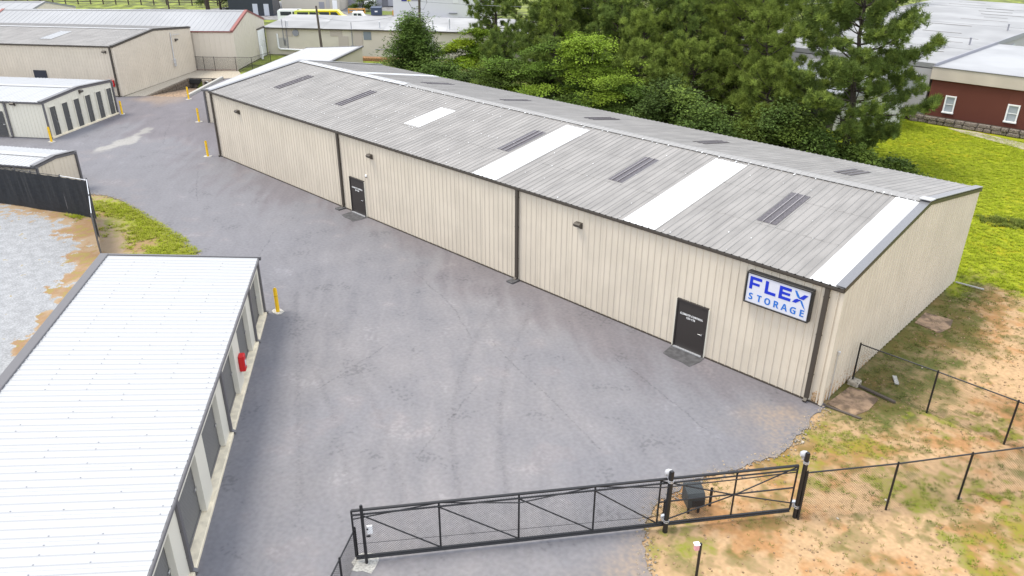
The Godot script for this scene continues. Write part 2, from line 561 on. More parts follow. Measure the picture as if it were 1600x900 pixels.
# asphalt: brushed sealcoat, a darker band along the long wall, tan dust where cars drive, pale scraped patches, cracks
func asphalt_image() -> Image:
	var w := 1792
	var h := 1036
	var px: float = ASPHALT[2] / w
	var a := noise_bytes(w, h, 0.006, 1, 4)
	var b := noise_bytes(w, h, 0.02, 2, 5)
	var c := noise_bytes(w, h, 0.25, 3, 3)
	var d := noise_bytes(w, h, 0.0025, 4, 3)
	var out := PackedByteArray()
	out.resize(w * h * 3)
	# noise stretched along the drive for the brushed sealcoat and tyre wear
	var st := FastNoiseLite.new()
	st.seed = 9; st.frequency = 0.8; st.fractal_octaves = 3
	for y in h:
		var z: float = ASPHALT[1] + (y + 0.5) * px * (ASPHALT[3] / (h * px))
		for x in w:
			var k := y * w + x
			var wx: float = ASPHALT[0] + (x + 0.5) * px
			var na := a[k] / 255.0 - 0.5
			var nb := b[k] / 255.0 - 0.5
			var nc := c[k] / 255.0 - 0.5
			var nd := d[k] / 255.0 - 0.5
			var r := 0.171
			var g := 0.168
			var bl := 0.182
			# along the drive (s) and across (t), bent by noise so strokes curl
			var s := (wx * 0.80 + z * 0.60) + na * 1.6
			var t := (-wx * 0.60 + z * 0.80) + na * 1.2
			var brush := st.get_noise_2d(s * 0.16, t * 1.3)
			var v := 1.0 + nb * 0.10 + nc * 0.26 + brush * 0.06 + nd * 0.05
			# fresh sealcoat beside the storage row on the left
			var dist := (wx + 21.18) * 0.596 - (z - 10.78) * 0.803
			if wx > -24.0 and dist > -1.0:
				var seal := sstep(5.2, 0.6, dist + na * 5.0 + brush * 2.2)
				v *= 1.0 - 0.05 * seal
			# darker, slightly redder band with a noisy edge along the long wall
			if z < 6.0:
				var foot_band := sstep(3.4, 0.2, z + na * 6.0 + brush * 1.6)
				v *= 1.0 - 0.14 * foot_band
				r *= 1.0 + 0.05 * foot_band
			# tan dust tracked in by cars between gate and yard
			var trk := absf((wx + 6.5) * 0.80 + (z - 11.0) * -0.60 + 1.5)
			var dust := clampf(sstep(9.0, 0.0, absf(dist - 8.0) + na * 9.0) * (0.5 + nb * 0.4 + nd * 0.5 + brush * 0.25), 0, 1)
			if wx < -32.0: dust *= 0.5
			r += 0.034 * dust; g += 0.025 * dust; bl += 0.014 * dust
			# rusty bloom here and there
			var rust := sstep(0.20, 0.40, nb * 0.9 + na * 0.75 + nd * 0.3)
			r += 0.006 * rust; g += 0.001 * rust; bl -= 0.002 * rust
			# drips of oil where cars stand
			if nb + nc * 0.5 < -0.36: v *= 0.86
			# small scuffs that show pale aggregate
			var scuff := sstep(0.27, 0.40, nb + nc * 0.3) * 0.35
			v *= 1.0 + 0.28 * scuff
			# pale scraped strip by the far buildings
			var qx := (wx + 56.4) * 0.55 + (z - 3.0) * 0.835
			var qz := (wx + 56.4) * -0.835 + (z - 3.0) * 0.55
			var strip := sstep(0.85, 0.3, absf(qz - 0.045 * qx * qx + 0.3 + na * 1.2) * (1.0 + 0.12 * maxf(0.0, -qx)) + nb * 1.3) * sstep(4.4, 3.0, absf(qx - 0.2) + nb * 2.0)
			r = lerpf(r, 0.30, strip * 0.85); g = lerpf(g, 0.29, strip * 0.85); bl = lerpf(bl, 0.275, strip * 0.85)
			# clay washed out of the dock
			var wash := sstep(3.5, 0.5, Vector2(wx + 69.6, z + 5.6).length() + na * 4.0)
			r = lerpf(r, 0.34, wash * 0.5); g = lerpf(g, 0.25, wash * 0.5); bl = lerpf(bl, 0.17, wash * 0.5)
			# clay trodden onto the edge by the gate
			var edge := sstep(-2.0, 0.3, wx + na * 4.0) * sstep(0.6, 2.0, z + na * 2.0)
			edge = clampf(edge * (0.55 + nc * 1.2 + nb * 1.0), 0, 1)
			r = lerpf(r, 0.27, edge * 0.7); g = lerpf(g, 0.205, edge * 0.7); bl = lerpf(bl, 0.15, edge * 0.7)
			out[k * 3] = enc[clampi(int(r * v * 1024), 0, 1024)]
			out[k * 3 + 1] = enc[clampi(int(g * v * 1024), 0, 1024)]
			out[k * 3 + 2] = enc[clampi(int(bl * v * 1024), 0, 1024)]
	# cracks and seams
	var rng := RandomNumberGenerator.new()
	rng.seed = 5
	var lines := [[-12.0, 5.2, -4.0, 7.2], [-7.5, 2.6, -1.5, 4.6], [-15.0, 8.5, -14.2, 12.5], [-20.0, 3.0, -13.0, 6.0], [-44.0, 3.0, -38.0, 6.0], [-60.0, -2.0, -52.0, 2.5], [-69.0, -7.4, -66.0, -1.5], [-30.0, 5.0, -26.0, 9.0], [-46.5, 1.2, -57.0, 5.5], [-10.0, 8.0, -8.6, 12.6]]
	for l in lines:
		var p := Vector2(l[0], l[1])
		var e := Vector2(l[2], l[3])
		var n := int(p.distance_to(e) / 0.03)
		var off := 0.0
		for j in n:
			off += rng.randf_range(-0.02, 0.02)
			var q := p.lerp(e, float(j) / n) + Vector2(-(e - p).y, (e - p).x).normalized() * off
			if rng.randf() < 0.5: continue
			var ix := int((q.x - ASPHALT[0]) / ASPHALT[2] * w)
			var iy := int((q.y - ASPHALT[1]) / ASPHALT[3] * h)
			if ix < 0 or iy < 0 or ix >= w or iy >= h: continue
			for ch in 3: out[(iy * w + ix) * 3 + ch] = int(out[(iy * w + ix) * 3 + ch] * 0.90)
	# tyre marks curving from the gate towards the buildings
	for l in [[-2.5, 13.0, -9.0, 9.5, -13.0, 1.5], [-4.2, 13.6, -10.4, 10.6, -14.6, 2.2], [-6.0, 14.5, -15.0, 9.0, -34.0, 5.0], [-7.2, 15.6, -16.0, 10.4, -34.0, 6.5], [-8.0, 17.0, -16.4, 12.0, -22.0, 8.6]]:
		var p0 := Vector2(l[0], l[1])
		var p1 := Vector2(l[2], l[3])
		var p2 := Vector2(l[4], l[5])
		for j in 900:
			var u := j / 900.0
			var q := p0.lerp(p1, u).lerp(p1.lerp(p2, u), u)
			if rng.randf() < 0.3: continue
			for m in 5:
				var e := q + Vector2(rng.randf_range(-0.13, 0.13), rng.randf_range(-0.13, 0.13))
				var ix := int((e.x - ASPHALT[0]) / ASPHALT[2] * w)
				var iy := int((e.y - ASPHALT[1]) / ASPHALT[3] * h)
				if ix < 0 or iy < 0 or ix >= w or iy >= h: continue
				for ch in 3: out[(iy * w + ix) * 3 + ch] = int(out[(iy * w + ix) * 3 + ch] * 0.986)
	return Image.create_from_data(w, h, false, Image.FORMAT_RGB8, out)

# how grassy the ground by the end wall and fences is, 0..1; y of the answer: 1 where the grass is lush
var gn1 := FastNoiseLite.new()
var gn2 := FastNoiseLite.new()
var gn3 := FastNoiseLite.new()
const LUSH := [[1.0, 2.0, 0.9], [2.0, 1.5, 0.9], [1.0, 3.8, 0.9], [4.4, 2.4, 1.0], [3.6, 2.7, 0.8], [3.7, -2.2, 0.5], [6.9, 3.2, 0.9], [7.2, 2.0, 1.0], [6.0, 4.0, 0.5], [4.7, -3.0, 0.5], [0.3, 9.6, 0.7], [5.2, 1.0, 0.5], [7.6, -0.5, 0.7], [6.8, 0.6, 0.5]]
func grass_at(x: float, z: float) -> Vector2:
	var n := gn1.get_noise_2d(x, z)
	var n2 := gn2.get_noise_2d(x, z)
	var lawn := sstep(-14.0, -17.5, z - 0.10 * maxf(x - 1.5, 0) * 6.0 + n * 3.5 + n2 * 1.6)
	if x < 0.0 and z < -14.0: lawn = 1.0
	var wall := sstep(3.9, 1.8, x - 0.05 * z + n * 1.8 + n2 * 0.7) * sstep(1.5, -1.0, z + n2 * 2.0)
	var patch := sstep(0.10, 0.42, n * 0.9 + n2 * 0.55)
	var lush := 0.0
	for l in (LUSH if z > -6.0 and z < 12.0 else []):
		lush = maxf(lush, sstep(l[2] * 1.6, l[2] * 0.2, Vector2(x - l[0], z - l[1]).length() + n2 * 1.3 + n * 0.7) * 0.85)
	return Vector2(clampf(maxf(maxf(lawn, wall * 0.9), maxf(patch * 0.5, lush * 0.8)), 0, 1), maxf(lawn, lush * 0.5))

const YARD := [-18.0, -56.0, 34.0, 90.0]
func yard_image() -> Image:
	var w := 680
	var h := 1800
	var c := noise_bytes(w, h, 0.30, 31, 3)
	var f := noise_bytes(w, h, 0.05, 32, 4)
	var e := noise_bytes(w, h, 0.011, 33, 4)
	var out := PackedByteArray()
	out.resize(w * h * 3)
	for y in h:
		var z: float = YARD[1] + (y + 0.5) * YARD[3] / h
		for x in w:
			var k := y * w + x
			var wx: float = YARD[0] + (x + 0.5) * YARD[2] / w
			var nc := c[k] / 255.0 - 0.5
			var nf := f[k] / 255.0 - 0.5
			var ne := e[k] / 255.0 - 0.5
			var ga := grass_at(wx, z)
			# sand over red clay
			var red := sstep(-0.12, 0.24, ne + nf * 0.7)
			var r := lerpf(0.40, 0.32, red)
			var g := lerpf(0.268, 0.175, red)
			var b := lerpf(0.152, 0.080, red)
			# pebbles and straw
			var peb := sstep(0.26, 0.36, nf * 0.6 + nc * 0.5)
			r = lerpf(r, 0.20, peb * 0.6); g = lerpf(g, 0.15, peb * 0.6); b = lerpf(b, 0.085, peb * 0.6)
			var lush := ga.y
			var gr := lerpf(0.092, 0.24, lush)
			var gg := lerpf(0.098, 0.275, lush)
			var gb := lerpf(0.030, 0.012, lush)
			# drier yellow drifts in the lawn
			var dry := sstep(0.0, 0.28, ne * 0.8 + nf * 0.4)
			gr = lerpf(gr, gr * 1.22, dry); gg = lerpf(gg, gg * 0.98, dry)
			var cover := clampf(ga.x + nc * 0.7 + nf * 0.9 * (1.0 - lush), 0, 1)
			if ga.x < 0.04: cover = 0
			r = lerpf(r, gr, cover); g = lerpf(g, gg, cover); b = lerpf(b, gb, cover)
			var v := 1.0 + nc * 0.42 + nf * 0.26
			out[k * 3] = enc[clampi(int(r * v * 1024), 0, 1024)]
			out[k * 3 + 1] = enc[clampi(int(g * v * 1024), 0, 1024)]
			out[k * 3 + 2] = enc[clampi(int(b * v * 1024), 0, 1024)]
	return Image.create_from_data(w, h, false, Image.FORMAT_RGB8, out)

# the lot on the left: gravel, clay along its edge, grass wedge between fence and drive
const LOT := [-62.0, 8.0, 54.0, 32.0]
const GRAVEL := [[-60.0, 16.5], [-44.4, 15.0], [-42.5, 13.9], [-39.7, 13.4], [-36.1, 13.8], [-33.9, 14.3], [-30.7, 16.0], [-29.0, 17.3], [-26.2, 18.9], [-23.6, 20.6], [-18, 26], [-12, 31], [-12, 40], [-60, 40]]
func lot_image() -> Image:
	var w := 1296
	var h := 768
	var c := noise_bytes(w, h, 0.42, 41, 2)
	var f := noise_bytes(w, h, 0.06, 42, 4)
	var e := noise_bytes(w, h, 0.014, 43, 4)
	var poly := PackedVector2Array()
	for p in GRAVEL: poly.append(Vector2(p[0], p[1]))
	var out := PackedByteArray()
	out.resize(w * h * 3)
	for y in h:
		var z: float = LOT[1] + (y + 0.5) * LOT[3] / h
		for x in w:
			var k := y * w + x
			var wx: float = LOT[0] + (x + 0.5) * LOT[2] / w
			var nc := c[k] / 255.0 - 0.5
			var nf := f[k] / 255.0 - 0.5
			var ne := e[k] / 255.0 - 0.5
			var q := Vector2(wx + nf * 2.6 + ne * 2.0 + nc * 0.7, z + nf * 2.6 - ne * 2.0 + nc * 0.7)
			var stones := 1.0 if Geometry2D.is_point_in_polygon(q, poly) else 0.0
			if stones > 0 and nf * 0.9 + ne * 0.5 > 0.34: stones = 0.25
			# clay with straw
			var red := sstep(-0.12, 0.20, ne + nf * 0.5)
			var r := lerpf(0.31, 0.265, red)
			var g := lerpf(0.232, 0.170, red)
			var b := lerpf(0.155, 0.098, red)
			var gs := sstep(11.5, 10.4, z + nf * 3.4 + ne * 3.0 - maxf(0.0, wx + 34.0) * 0.45 + maxf(0.0, -40.0 - wx) * 0.4)
			var oliv := sstep(0.10, 0.22, nf * 0.8 + ne * 0.5)
			gs = maxf(gs * (0.75 + nf * 1.6), oliv * 0.3)
			gs = clampf(gs + nc * 0.25, 0, 1) if gs > 0.03 else 0.0
			r = lerpf(r, 0.20, gs); g = lerpf(g, 0.23, gs); b = lerpf(b, 0.025, gs)
			var gv := 0.275 + nc * 0.15 + nf * 0.06
			r = lerpf(r, gv * 0.97, stones); g = lerpf(g, gv * 0.985, stones); b = lerpf(b, gv * 1.02, stones)
			var v := 1.0 + nc * 0.2 + nf * 0.15
			out[k * 3] = enc[clampi(int(r * v * 1024), 0, 1024)]
			out[k * 3 + 1] = enc[clampi(int(g * v * 1024), 0, 1024)]
			out[k * 3 + 2] = enc[clampi(int(b * v * 1024), 0, 1024)]
	return Image.create_from_data(w, h, false, Image.FORMAT_RGB8, out)

func in_pit(x: float, z: float) -> bool:
	# the loading dock's ramp, a quadrangle sunk below the yard
	return Geometry2D.is_point_in_polygon(Vector2(x, z), PackedVector2Array([Vector2(-71.9, -4.6), Vector2(-68.4, -7.5), Vector2(-74.6, -14.5), Vector2(-78.4, -12.0)]))

func poly2(a: Array) -> PackedVector2Array:
	var p := PackedVector2Array()
	for q in a: p.append(Vector2(q[0], q[1]))
	return p

func grounds():
	encode_table()
	gn1.seed = 77; gn1.frequency = 0.28; gn1.fractal_octaves = 3
	gn2.seed = 78; gn2.frequency = 1.3; gn2.fractal_octaves = 3
	gn3.seed = 79; gn3.frequency = 0.02; gn3.fractal_octaves = 4
	# the terrain: one sheet to the horizon, sunk where the dock's ramp goes down
	var b := Mb.new()
	var xs := PackedFloat32Array()
	var zs := PackedFloat32Array()
	for k in [-1500.0, -900.0, -600.0, -400.0, -300.0]: xs.append(k)
	for k in range(-240, -84, 12): xs.append(k)
	for k in range(-84, -62): xs.append(k)
	for k in range(-62, 42, 8): xs.append(k)
	for k in [50.0, 80.0, 140.0, 300.0, 700.0, 1500.0]: xs.append(k)
	for k in [-1500.0, -900.0, -600.0, -400.0, -300.0]: zs.append(k)
	for k in range(-240, -20, 10): zs.append(k)
	for k in range(-20, 0): zs.append(k)
	for k in range(0, 48, 6): zs.append(k)
	for k in [60.0, 100.0, 200.0, 500.0, 1500.0]: zs.append(k)
	var hgt := func(x: float, z: float) -> float: return -2.4 if in_pit(x, z) else -0.06
	for ix in xs.size() - 1:
		for iz in zs.size() - 1:
			var p := [[xs[ix], zs[iz + 1]], [xs[ix + 1], zs[iz + 1]], [xs[ix + 1], zs[iz]], [xs[ix], zs[iz]]]
			var q := []
			for e in p: q.append(Vector3(e[0], hgt.call(e[0], e[1]), e[1]))
			b.quad(q[0], q[1], q[2], q[3])
	var gm := mat(0.20, 0.24, 0.025, 0.95, mottle(0.02, 0.6, 91, 5), Vector3(0.03, 0.03, 0.03))
	setting(part("ground", b, gm), "far grassy ground around the yard")
	var y := Mb.new()
	y.slab(poly2([[YARD[0], YARD[1]], [YARD[0] + YARD[2], YARD[1]], [YARD[0] + YARD[2], YARD[1] + YARD[3]], [YARD[0], YARD[1] + YARD[3]]]), -0.035, 0)
	setting(part("clay_ground", y, sheet_mat(yard_image(), YARD[0], YARD[1], YARD[2], YARD[3], 0.95)), "sandy red clay and lawn beside the long building")
	var l := Mb.new()
	l.slab(poly2([[LOT[0], LOT[1]], [LOT[0] + LOT[2], LOT[1]], [LOT[0] + LOT[2], LOT[1] + LOT[3]], [LOT[0], LOT[1] + LOT[3]]]), -0.02, 0)
	setting(part("gravel_ground", l, sheet_mat(lot_image(), LOT[0], LOT[1], LOT[2], LOT[3], 0.95)), "pale gravel lot behind the black screened fence")
	# the drive, with a ragged edge
	var poly := poly2([[-46.0, -17.0], [-0.6, -0.6], [0.16, -0.2], [0.08, 0.85], [0.28, 1.6], [0.2, 2.32], [0.36, 3.0], [0.30, 3.6], [0.05, 4.34], [-0.15, 4.8], [-0.34, 5.5], [-0.7, 6.0], [-0.9, 6.6], [-1.1, 7.2], [-1.18, 8.0], [-1.25, 8.7], [-1.08, 9.4], [-0.85, 9.9], [-0.58, 10.37], [-0.02, 10.9], [0.5, 11.3], [3.5, 14.0], [8, 19], [14, 30], [14, 60], [-40, 60], [-10, 24], [-24, 13.5], [-26.6, 11.2], [-28.2, 10.35], [-29.35, 9.8], [-31.0, 9.66], [-32.5, 9.48], [-34.2, 9.42], [-35.5, 9.28], [-37.4, 9.30], [-39.1, 9.14], [-40.5, 9.28], [-41.8, 9.22], [-43.2, 9.5], [-44.6, 10.3], [-46.5, 12.3], [-62, 24], [-100, 50], [-150, 30], [-120, 10], [-80.2, 2.2], [-73.2, -3.0], [-71.75, -4.95], [-68.55, -7.55], [-74.8, -14.8], [-76.0, -20.0], [-72, -24]])
	var rag := PackedVector2Array()
	for k in poly.size():
		var p := poly[k]
		var q := poly[(k + 1) % poly.size()]
		rag.append(p)
		if (p.x > -1.5 and p.y > -0.3 and p.y < 11.0) or (p.y < 10.4 and p.y > 9.0 and p.x < -28.0 and p.x > -45.0):
			var n := int(p.distance_to(q) / 0.16)
			for j in range(1, n):
				var e := p.lerp(q, float(j) / n)
				var nn := (q - p).orthogonal().normalized()
				rag.append(e + nn * (gn2.get_noise_2d(e.x * 2.2, e.y * 2.2) * 0.16))
	poly = rag
	# crumbs of broken asphalt and washed gravel along the ragged edge
	var rc := RandomNumberGenerator.new()
	rc.seed = 404
	var cx := []
	var cc := []
	for k in rag.size():
		var p := rag[k]
		if not ((p.x > -1.6 and p.x < 0.6 and p.y > -0.2 and p.y < 11.2) or (p.y < 10.4 and p.y > 9.0 and p.x < -28.0 and p.x > -45.0)): continue
		for j in 9:
			var s := rc.randf_range(0.3, 1.0) * rc.randf_range(0.4, 1.0)
			cx.append(Transform3D(Basis(Vector3(rc.randfn(), rc.randfn(), rc.randfn()).normalized(), rc.randf() * TAU).scaled(Vector3(s, s * 0.6, s * 1.2)), Vector3(p.x + rc.randfn() * 0.14, 0.0, p.y + rc.randfn() * 0.14)))
			cc.append(Color(0.16, 0.155, 0.16).lerp(Color(0.36, 0.28, 0.19), rc.randf()))
	var cb := Mb.new()
	cb.cbox(Vector3.ZERO, Vector3(0.10, 0.07, 0.09), 0.025)
	var cbm := mat(1, 1, 1, 0.95)
	cbm.vertex_color_use_as_albedo = true
	tag(scatter("edge_rubble", cb.mesh(), cbm, cx, cc), "crumbs of broken asphalt along the ragged edge of the drive", "rubble")
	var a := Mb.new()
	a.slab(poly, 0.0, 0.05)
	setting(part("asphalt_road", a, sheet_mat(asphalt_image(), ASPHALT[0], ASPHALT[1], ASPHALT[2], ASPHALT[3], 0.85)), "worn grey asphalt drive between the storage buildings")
	grass_tufts()

func tuft_mesh(blades: int, height: float, spread: float, seed_: int) -> ArrayMesh:
	var rng := RandomNumberGenerator.new()
	rng.seed = seed_
	var b := Mb.new()
	for k in blades:
		var an := rng.randf() * TAU
		var d := Vector3(cos(an), 0, sin(an))
		var side := Vector3(-d.z, 0, d.x) * rng.randf_range(0.008, 0.016)
		var o := d * rng.randf() * spread * 0.5
		var hh := height * rng.randf_range(0.6, 1.1)
		var tip := o + d * rng.randf_range(0.3, 1.0) * spread + Vector3.UP * hh
		b.tint = Color(1, 1, 1) * rng.randf_range(0.75, 1.2)
		b.tint.a = 1
		b.tri(o - side, o + side, tip)
	return b.mesh()

func grass_tufts():
	var rng := RandomNumberGenerator.new()
	rng.seed = 101
	var xf := []
	var col := []
	# lawn right of and behind the building
	var tries := 0
	while xf.size() < 52000 and tries < 400000:
		tries += 1
		var x := rng.randf_range(-16.0, 13.5)
		var z := rng.randf_range(-50.0, -13.0) if rng.randf() < 0.8 else rng.randf_range(-14.0, 4.5)
		if x < 0.2 and z > -15.6: continue
		if z < -47.0 + (x + 9.0) * 0.0 and x > -12.5 and z < -48.0: continue
		var g := grass_at(x, z)
		if rng.randf() > g.x * (0.6 + 0.4 * g.y): continue
		var s := rng.randf_range(0.7, 1.35) * lerpf(0.7, 1.0, g.y)
		xf.append(Transform3D(Basis(Vector3.UP, rng.randf() * TAU).scaled(Vector3(s, s * rng.randf_range(0.6, 1.1), s)), Vector3(x, -0.035, z)))
		var v := rng.randf_range(0.8, 1.2)
		var dry := rng.randf() * rng.randf()
		var c := Color(0.090, 0.118, 0.022).lerp(Color(0.27, 0.335, 0.016), g.y)
		c = c.lerp(Color(0.28, 0.26, 0.07), dry * 0.5)
		# a stand of taller, darker weeds past the far gable corner
		if Vector2((x - 0.4) * 0.42, z + 26.4 + 0.35 * x).length() + gn2.get_noise_2d(x, z) * 0.5 < 1.05:
			c = Color(0.095, 0.135, 0.022).lerp(Color(0.16, 0.18, 0.04), rng.randf())
			xf[-1] = Transform3D(xf[-1].basis.scaled(Vector3(1.5, 2.2, 1.5)), xf[-1].origin)
		col.append(Color(c.r * v, c.g * v, c.b * v))
	tag(scatter("grass", tuft_mesh(9, 0.085, 0.16, 1), M.blade, xf, col), "bright green lawn grass beyond the end of the long building", "grass")
	# sparse weeds on the clay
	xf = []; col = []
	tries = 0
	while xf.size() < 3600 and tries < 200000:
		tries += 1
		var x := rng.randf_range(-1.4, 11.0)
		var z := rng.randf_range(-16.0, 13.0)
		if x < 0.3 and z < 5.0: continue
		if x < 0.6 and z < 11.2 and Vector2(x + 0.4, z - 8.0).length() > 3.0 and x < 0.0: continue
		var n := gn1.get_noise_2d(x * 0.8 + 40, z * 0.8)
		if rng.randf() > 0.14 + sstep(-0.05, 0.4, n) * 0.8: continue
		var s := rng.randf_range(0.35, 0.9)
		xf.append(Transform3D(Basis(Vector3.UP, rng.randf() * TAU).scaled(Vector3(s, s, s)), Vector3(x, -0.035, z)))
		var c := Color(0.15, 0.16, 0.035).lerp(Color(0.27, 0.20, 0.09), rng.randf())
		col.append(c)
	tag(scatter("weeds", tuft_mesh(8, 0.07, 0.15, 2), M.blade, xf, col), "sparse olive weeds dotted over the sandy clay by the fences", "weeds")
	# small clods of clay lying loose
	xf = []; col = []
	tries = 0
	while xf.size() < 1700 and tries < 100000:
		tries += 1
		var x := rng.randf_range(-1.0, 11.5)
		var z := rng.randf_range(-15.0, 13.0)
		if x < 0.5 and z < 8.8: continue
		var g := grass_at(x, z)
		if g.y > 0.4 or rng.randf() > 0.25 + sstep(-0.1, 0.3, gn1.get_noise_2d(x * 0.6 + 9, z * 0.6)): continue
		var s := rng.randf_range(0.2, 0.8) * rng.randf_range(0.5, 1.0)
		xf.append(Transform3D(Basis(Vector3(rng.randfn(), rng.randfn(), rng.randfn()).normalized(), rng.randf() * TAU).scaled(Vector3(s, s * 0.7, s * 1.2)), Vector3(x, -0.03, z)))
		col.append(Color(0.34, 0.22, 0.13).lerp(Color(0.18, 0.125, 0.065), rng.randf()))
	var cm := Mb.new()
	cm.cbox(Vector3.ZERO, Vector3(0.13, 0.09, 0.11), 0.03)
	var cmat := mat(1, 1, 1, 0.95)
	cmat.vertex_color_use_as_albedo = true
	tag(scatter("clay_clods", cm.mesh(), cmat, xf, col), "loose clods of clay strewn over the sandy ground", "clods")
	# the wedge by the black fence
	xf = []; col = []
	while xf.size() < 3000:
		var x := rng.randf_range(-45.0, -24.0)
		var z := rng.randf_range(9.2, 14.0)
		if z < 9.5 and x > -32: continue
		if x > -30.0 and z < 9.9 + (x + 30.0) * 0.85: continue
		if x < -41.0 and z < 9.6 + (-41.0 - x) * 0.35: continue
		if rng.randf() > sstep(11.9, 10.0, z + gn1.get_noise_2d(x, z) * 2.6 + gn2.get_noise_2d(x, z) * 0.8 - maxf(0.0, x + 34.0) * 0.42): continue
		var s := rng.randf_range(0.8, 1.5)
		xf.append(Transform3D(Basis(Vector3.UP, rng.randf() * TAU).scaled(Vector3(s, s, s)), Vector3(x, -0.02, z)))
		var c := Color(0.27, 0.32, 0.02).lerp(Color(0.33, 0.30, 0.08), rng.randf() * rng.randf())
		col.append(c)
	tag(scatter("verge_grass", tuft_mesh(9, 0.10, 0.18, 3), M.blade, xf, col), "grass wedge between the black screened fence and the asphalt", "grass")

# ---------------------------------------------------------------- the long building and what hangs on it
func letters(text: String, size: float, m: Material, parent: Node3D, at: Vector3, called: String, depth := 0.008, weight := 700) -> MeshInstance3D:
	var t := TextMesh.new()
	var f := SystemFont.new()
	f.font_names = PackedStringArray(["Droid Sans"])
	f.font_weight = weight
	t.font = f
	t.text = text
	t.font_size = 32
	t.pixel_size = size / 32.0
	t.depth = depth
	t.curve_step = 1.0
	var o := part(called, t, m, parent)
	o.position = at
	return o

func man_door(t: Node3D, x: float, w: float, h: float, lines: Array):
	var slab := Mb.new()
	slab.cbox(Vector3(x + w * 0.5, h * 0.5 + 0.03, 0.035), Vector3(w, h, 0.05), 0.005)
	var d := part("door", slab, M.door, t)
	var fr := Mb.new()
	fr.box(Vector3(x - 0.03, h * 0.5 + 0.03, 0.045), Vector3(0.06, h + 0.06, 0.1))
	fr.box(Vector3(x + w + 0.03, h * 0.5 + 0.03, 0.045), Vector3(0.06, h + 0.06, 0.1))
	fr.box(Vector3(x + w * 0.5, h + 0.06, 0.047), Vector3(w + 0.12, 0.06, 0.1))
	part("door_frame", fr, M.door, d)
	var jm := Mb.new()
	for e in [x - 0.095, x + w + 0.095]: jm.box(Vector3(e, h * 0.5 + 0.03, 0.03), Vector3(0.06, h + 0.04, 0.07))
	part("door_trim", jm, M.jamb, d)
	var sill := Mb.new()
	sill.box(Vector3(x + w * 0.5, 0.03, 0.09), Vector3(w, 0.03, 0.12))
	part("threshold", sill, M.galv, d)
	var hd := Mb.new()
	hd.rod(Vector3(x + w - 0.10, 1.0, 0.06), Vector3(x + w - 0.10, 1.0, 0.13), 0.035, 10)
	hd.rod(Vector3(x + w - 0.09, 1.0, 0.12), Vector3(x + w - 0.26, 0.99, 0.12), 0.014, 8)
	part("handle", hd, M.steel, d)
	var y := h - 0.52
	for k in lines.size():
		letters(lines[k], 0.118, M.white, d, Vector3(x + w * 0.5 + (0.0 if k == 0 else -0.02), y - 0.14 * k, 0.066), "lettering", 0.006)

func wall_lamp(at: Vector3, turn: float, label: String, group: String) -> Node3D:
	var t := thing("wall_lamp", label, "wall lamp", at, turn, group)
	var b := Mb.new()
	var p := PackedVector2Array([Vector2(0, -0.14), Vector2(0.06, -0.14), Vector2(0.24, -0.02), Vector2(0.26, 0.08), Vector2(0.16, 0.14), Vector2(0, 0.14)])
	b.prism(Vector3(-0.17, 0, 0), Vector3.BACK, Vector3.UP, Vector3.RIGHT, p, 0.34)
	part("housing", b, M.brown, t)
	var l := Mb.new()
	l.quad(Vector3(-0.145, -0.135, 0.075), Vector3(0.145, -0.135, 0.075), Vector3(0.145, -0.03, 0.238), Vector3(-0.145, -0.03, 0.238))
	part("lens", l, M.lens, t)
	return t

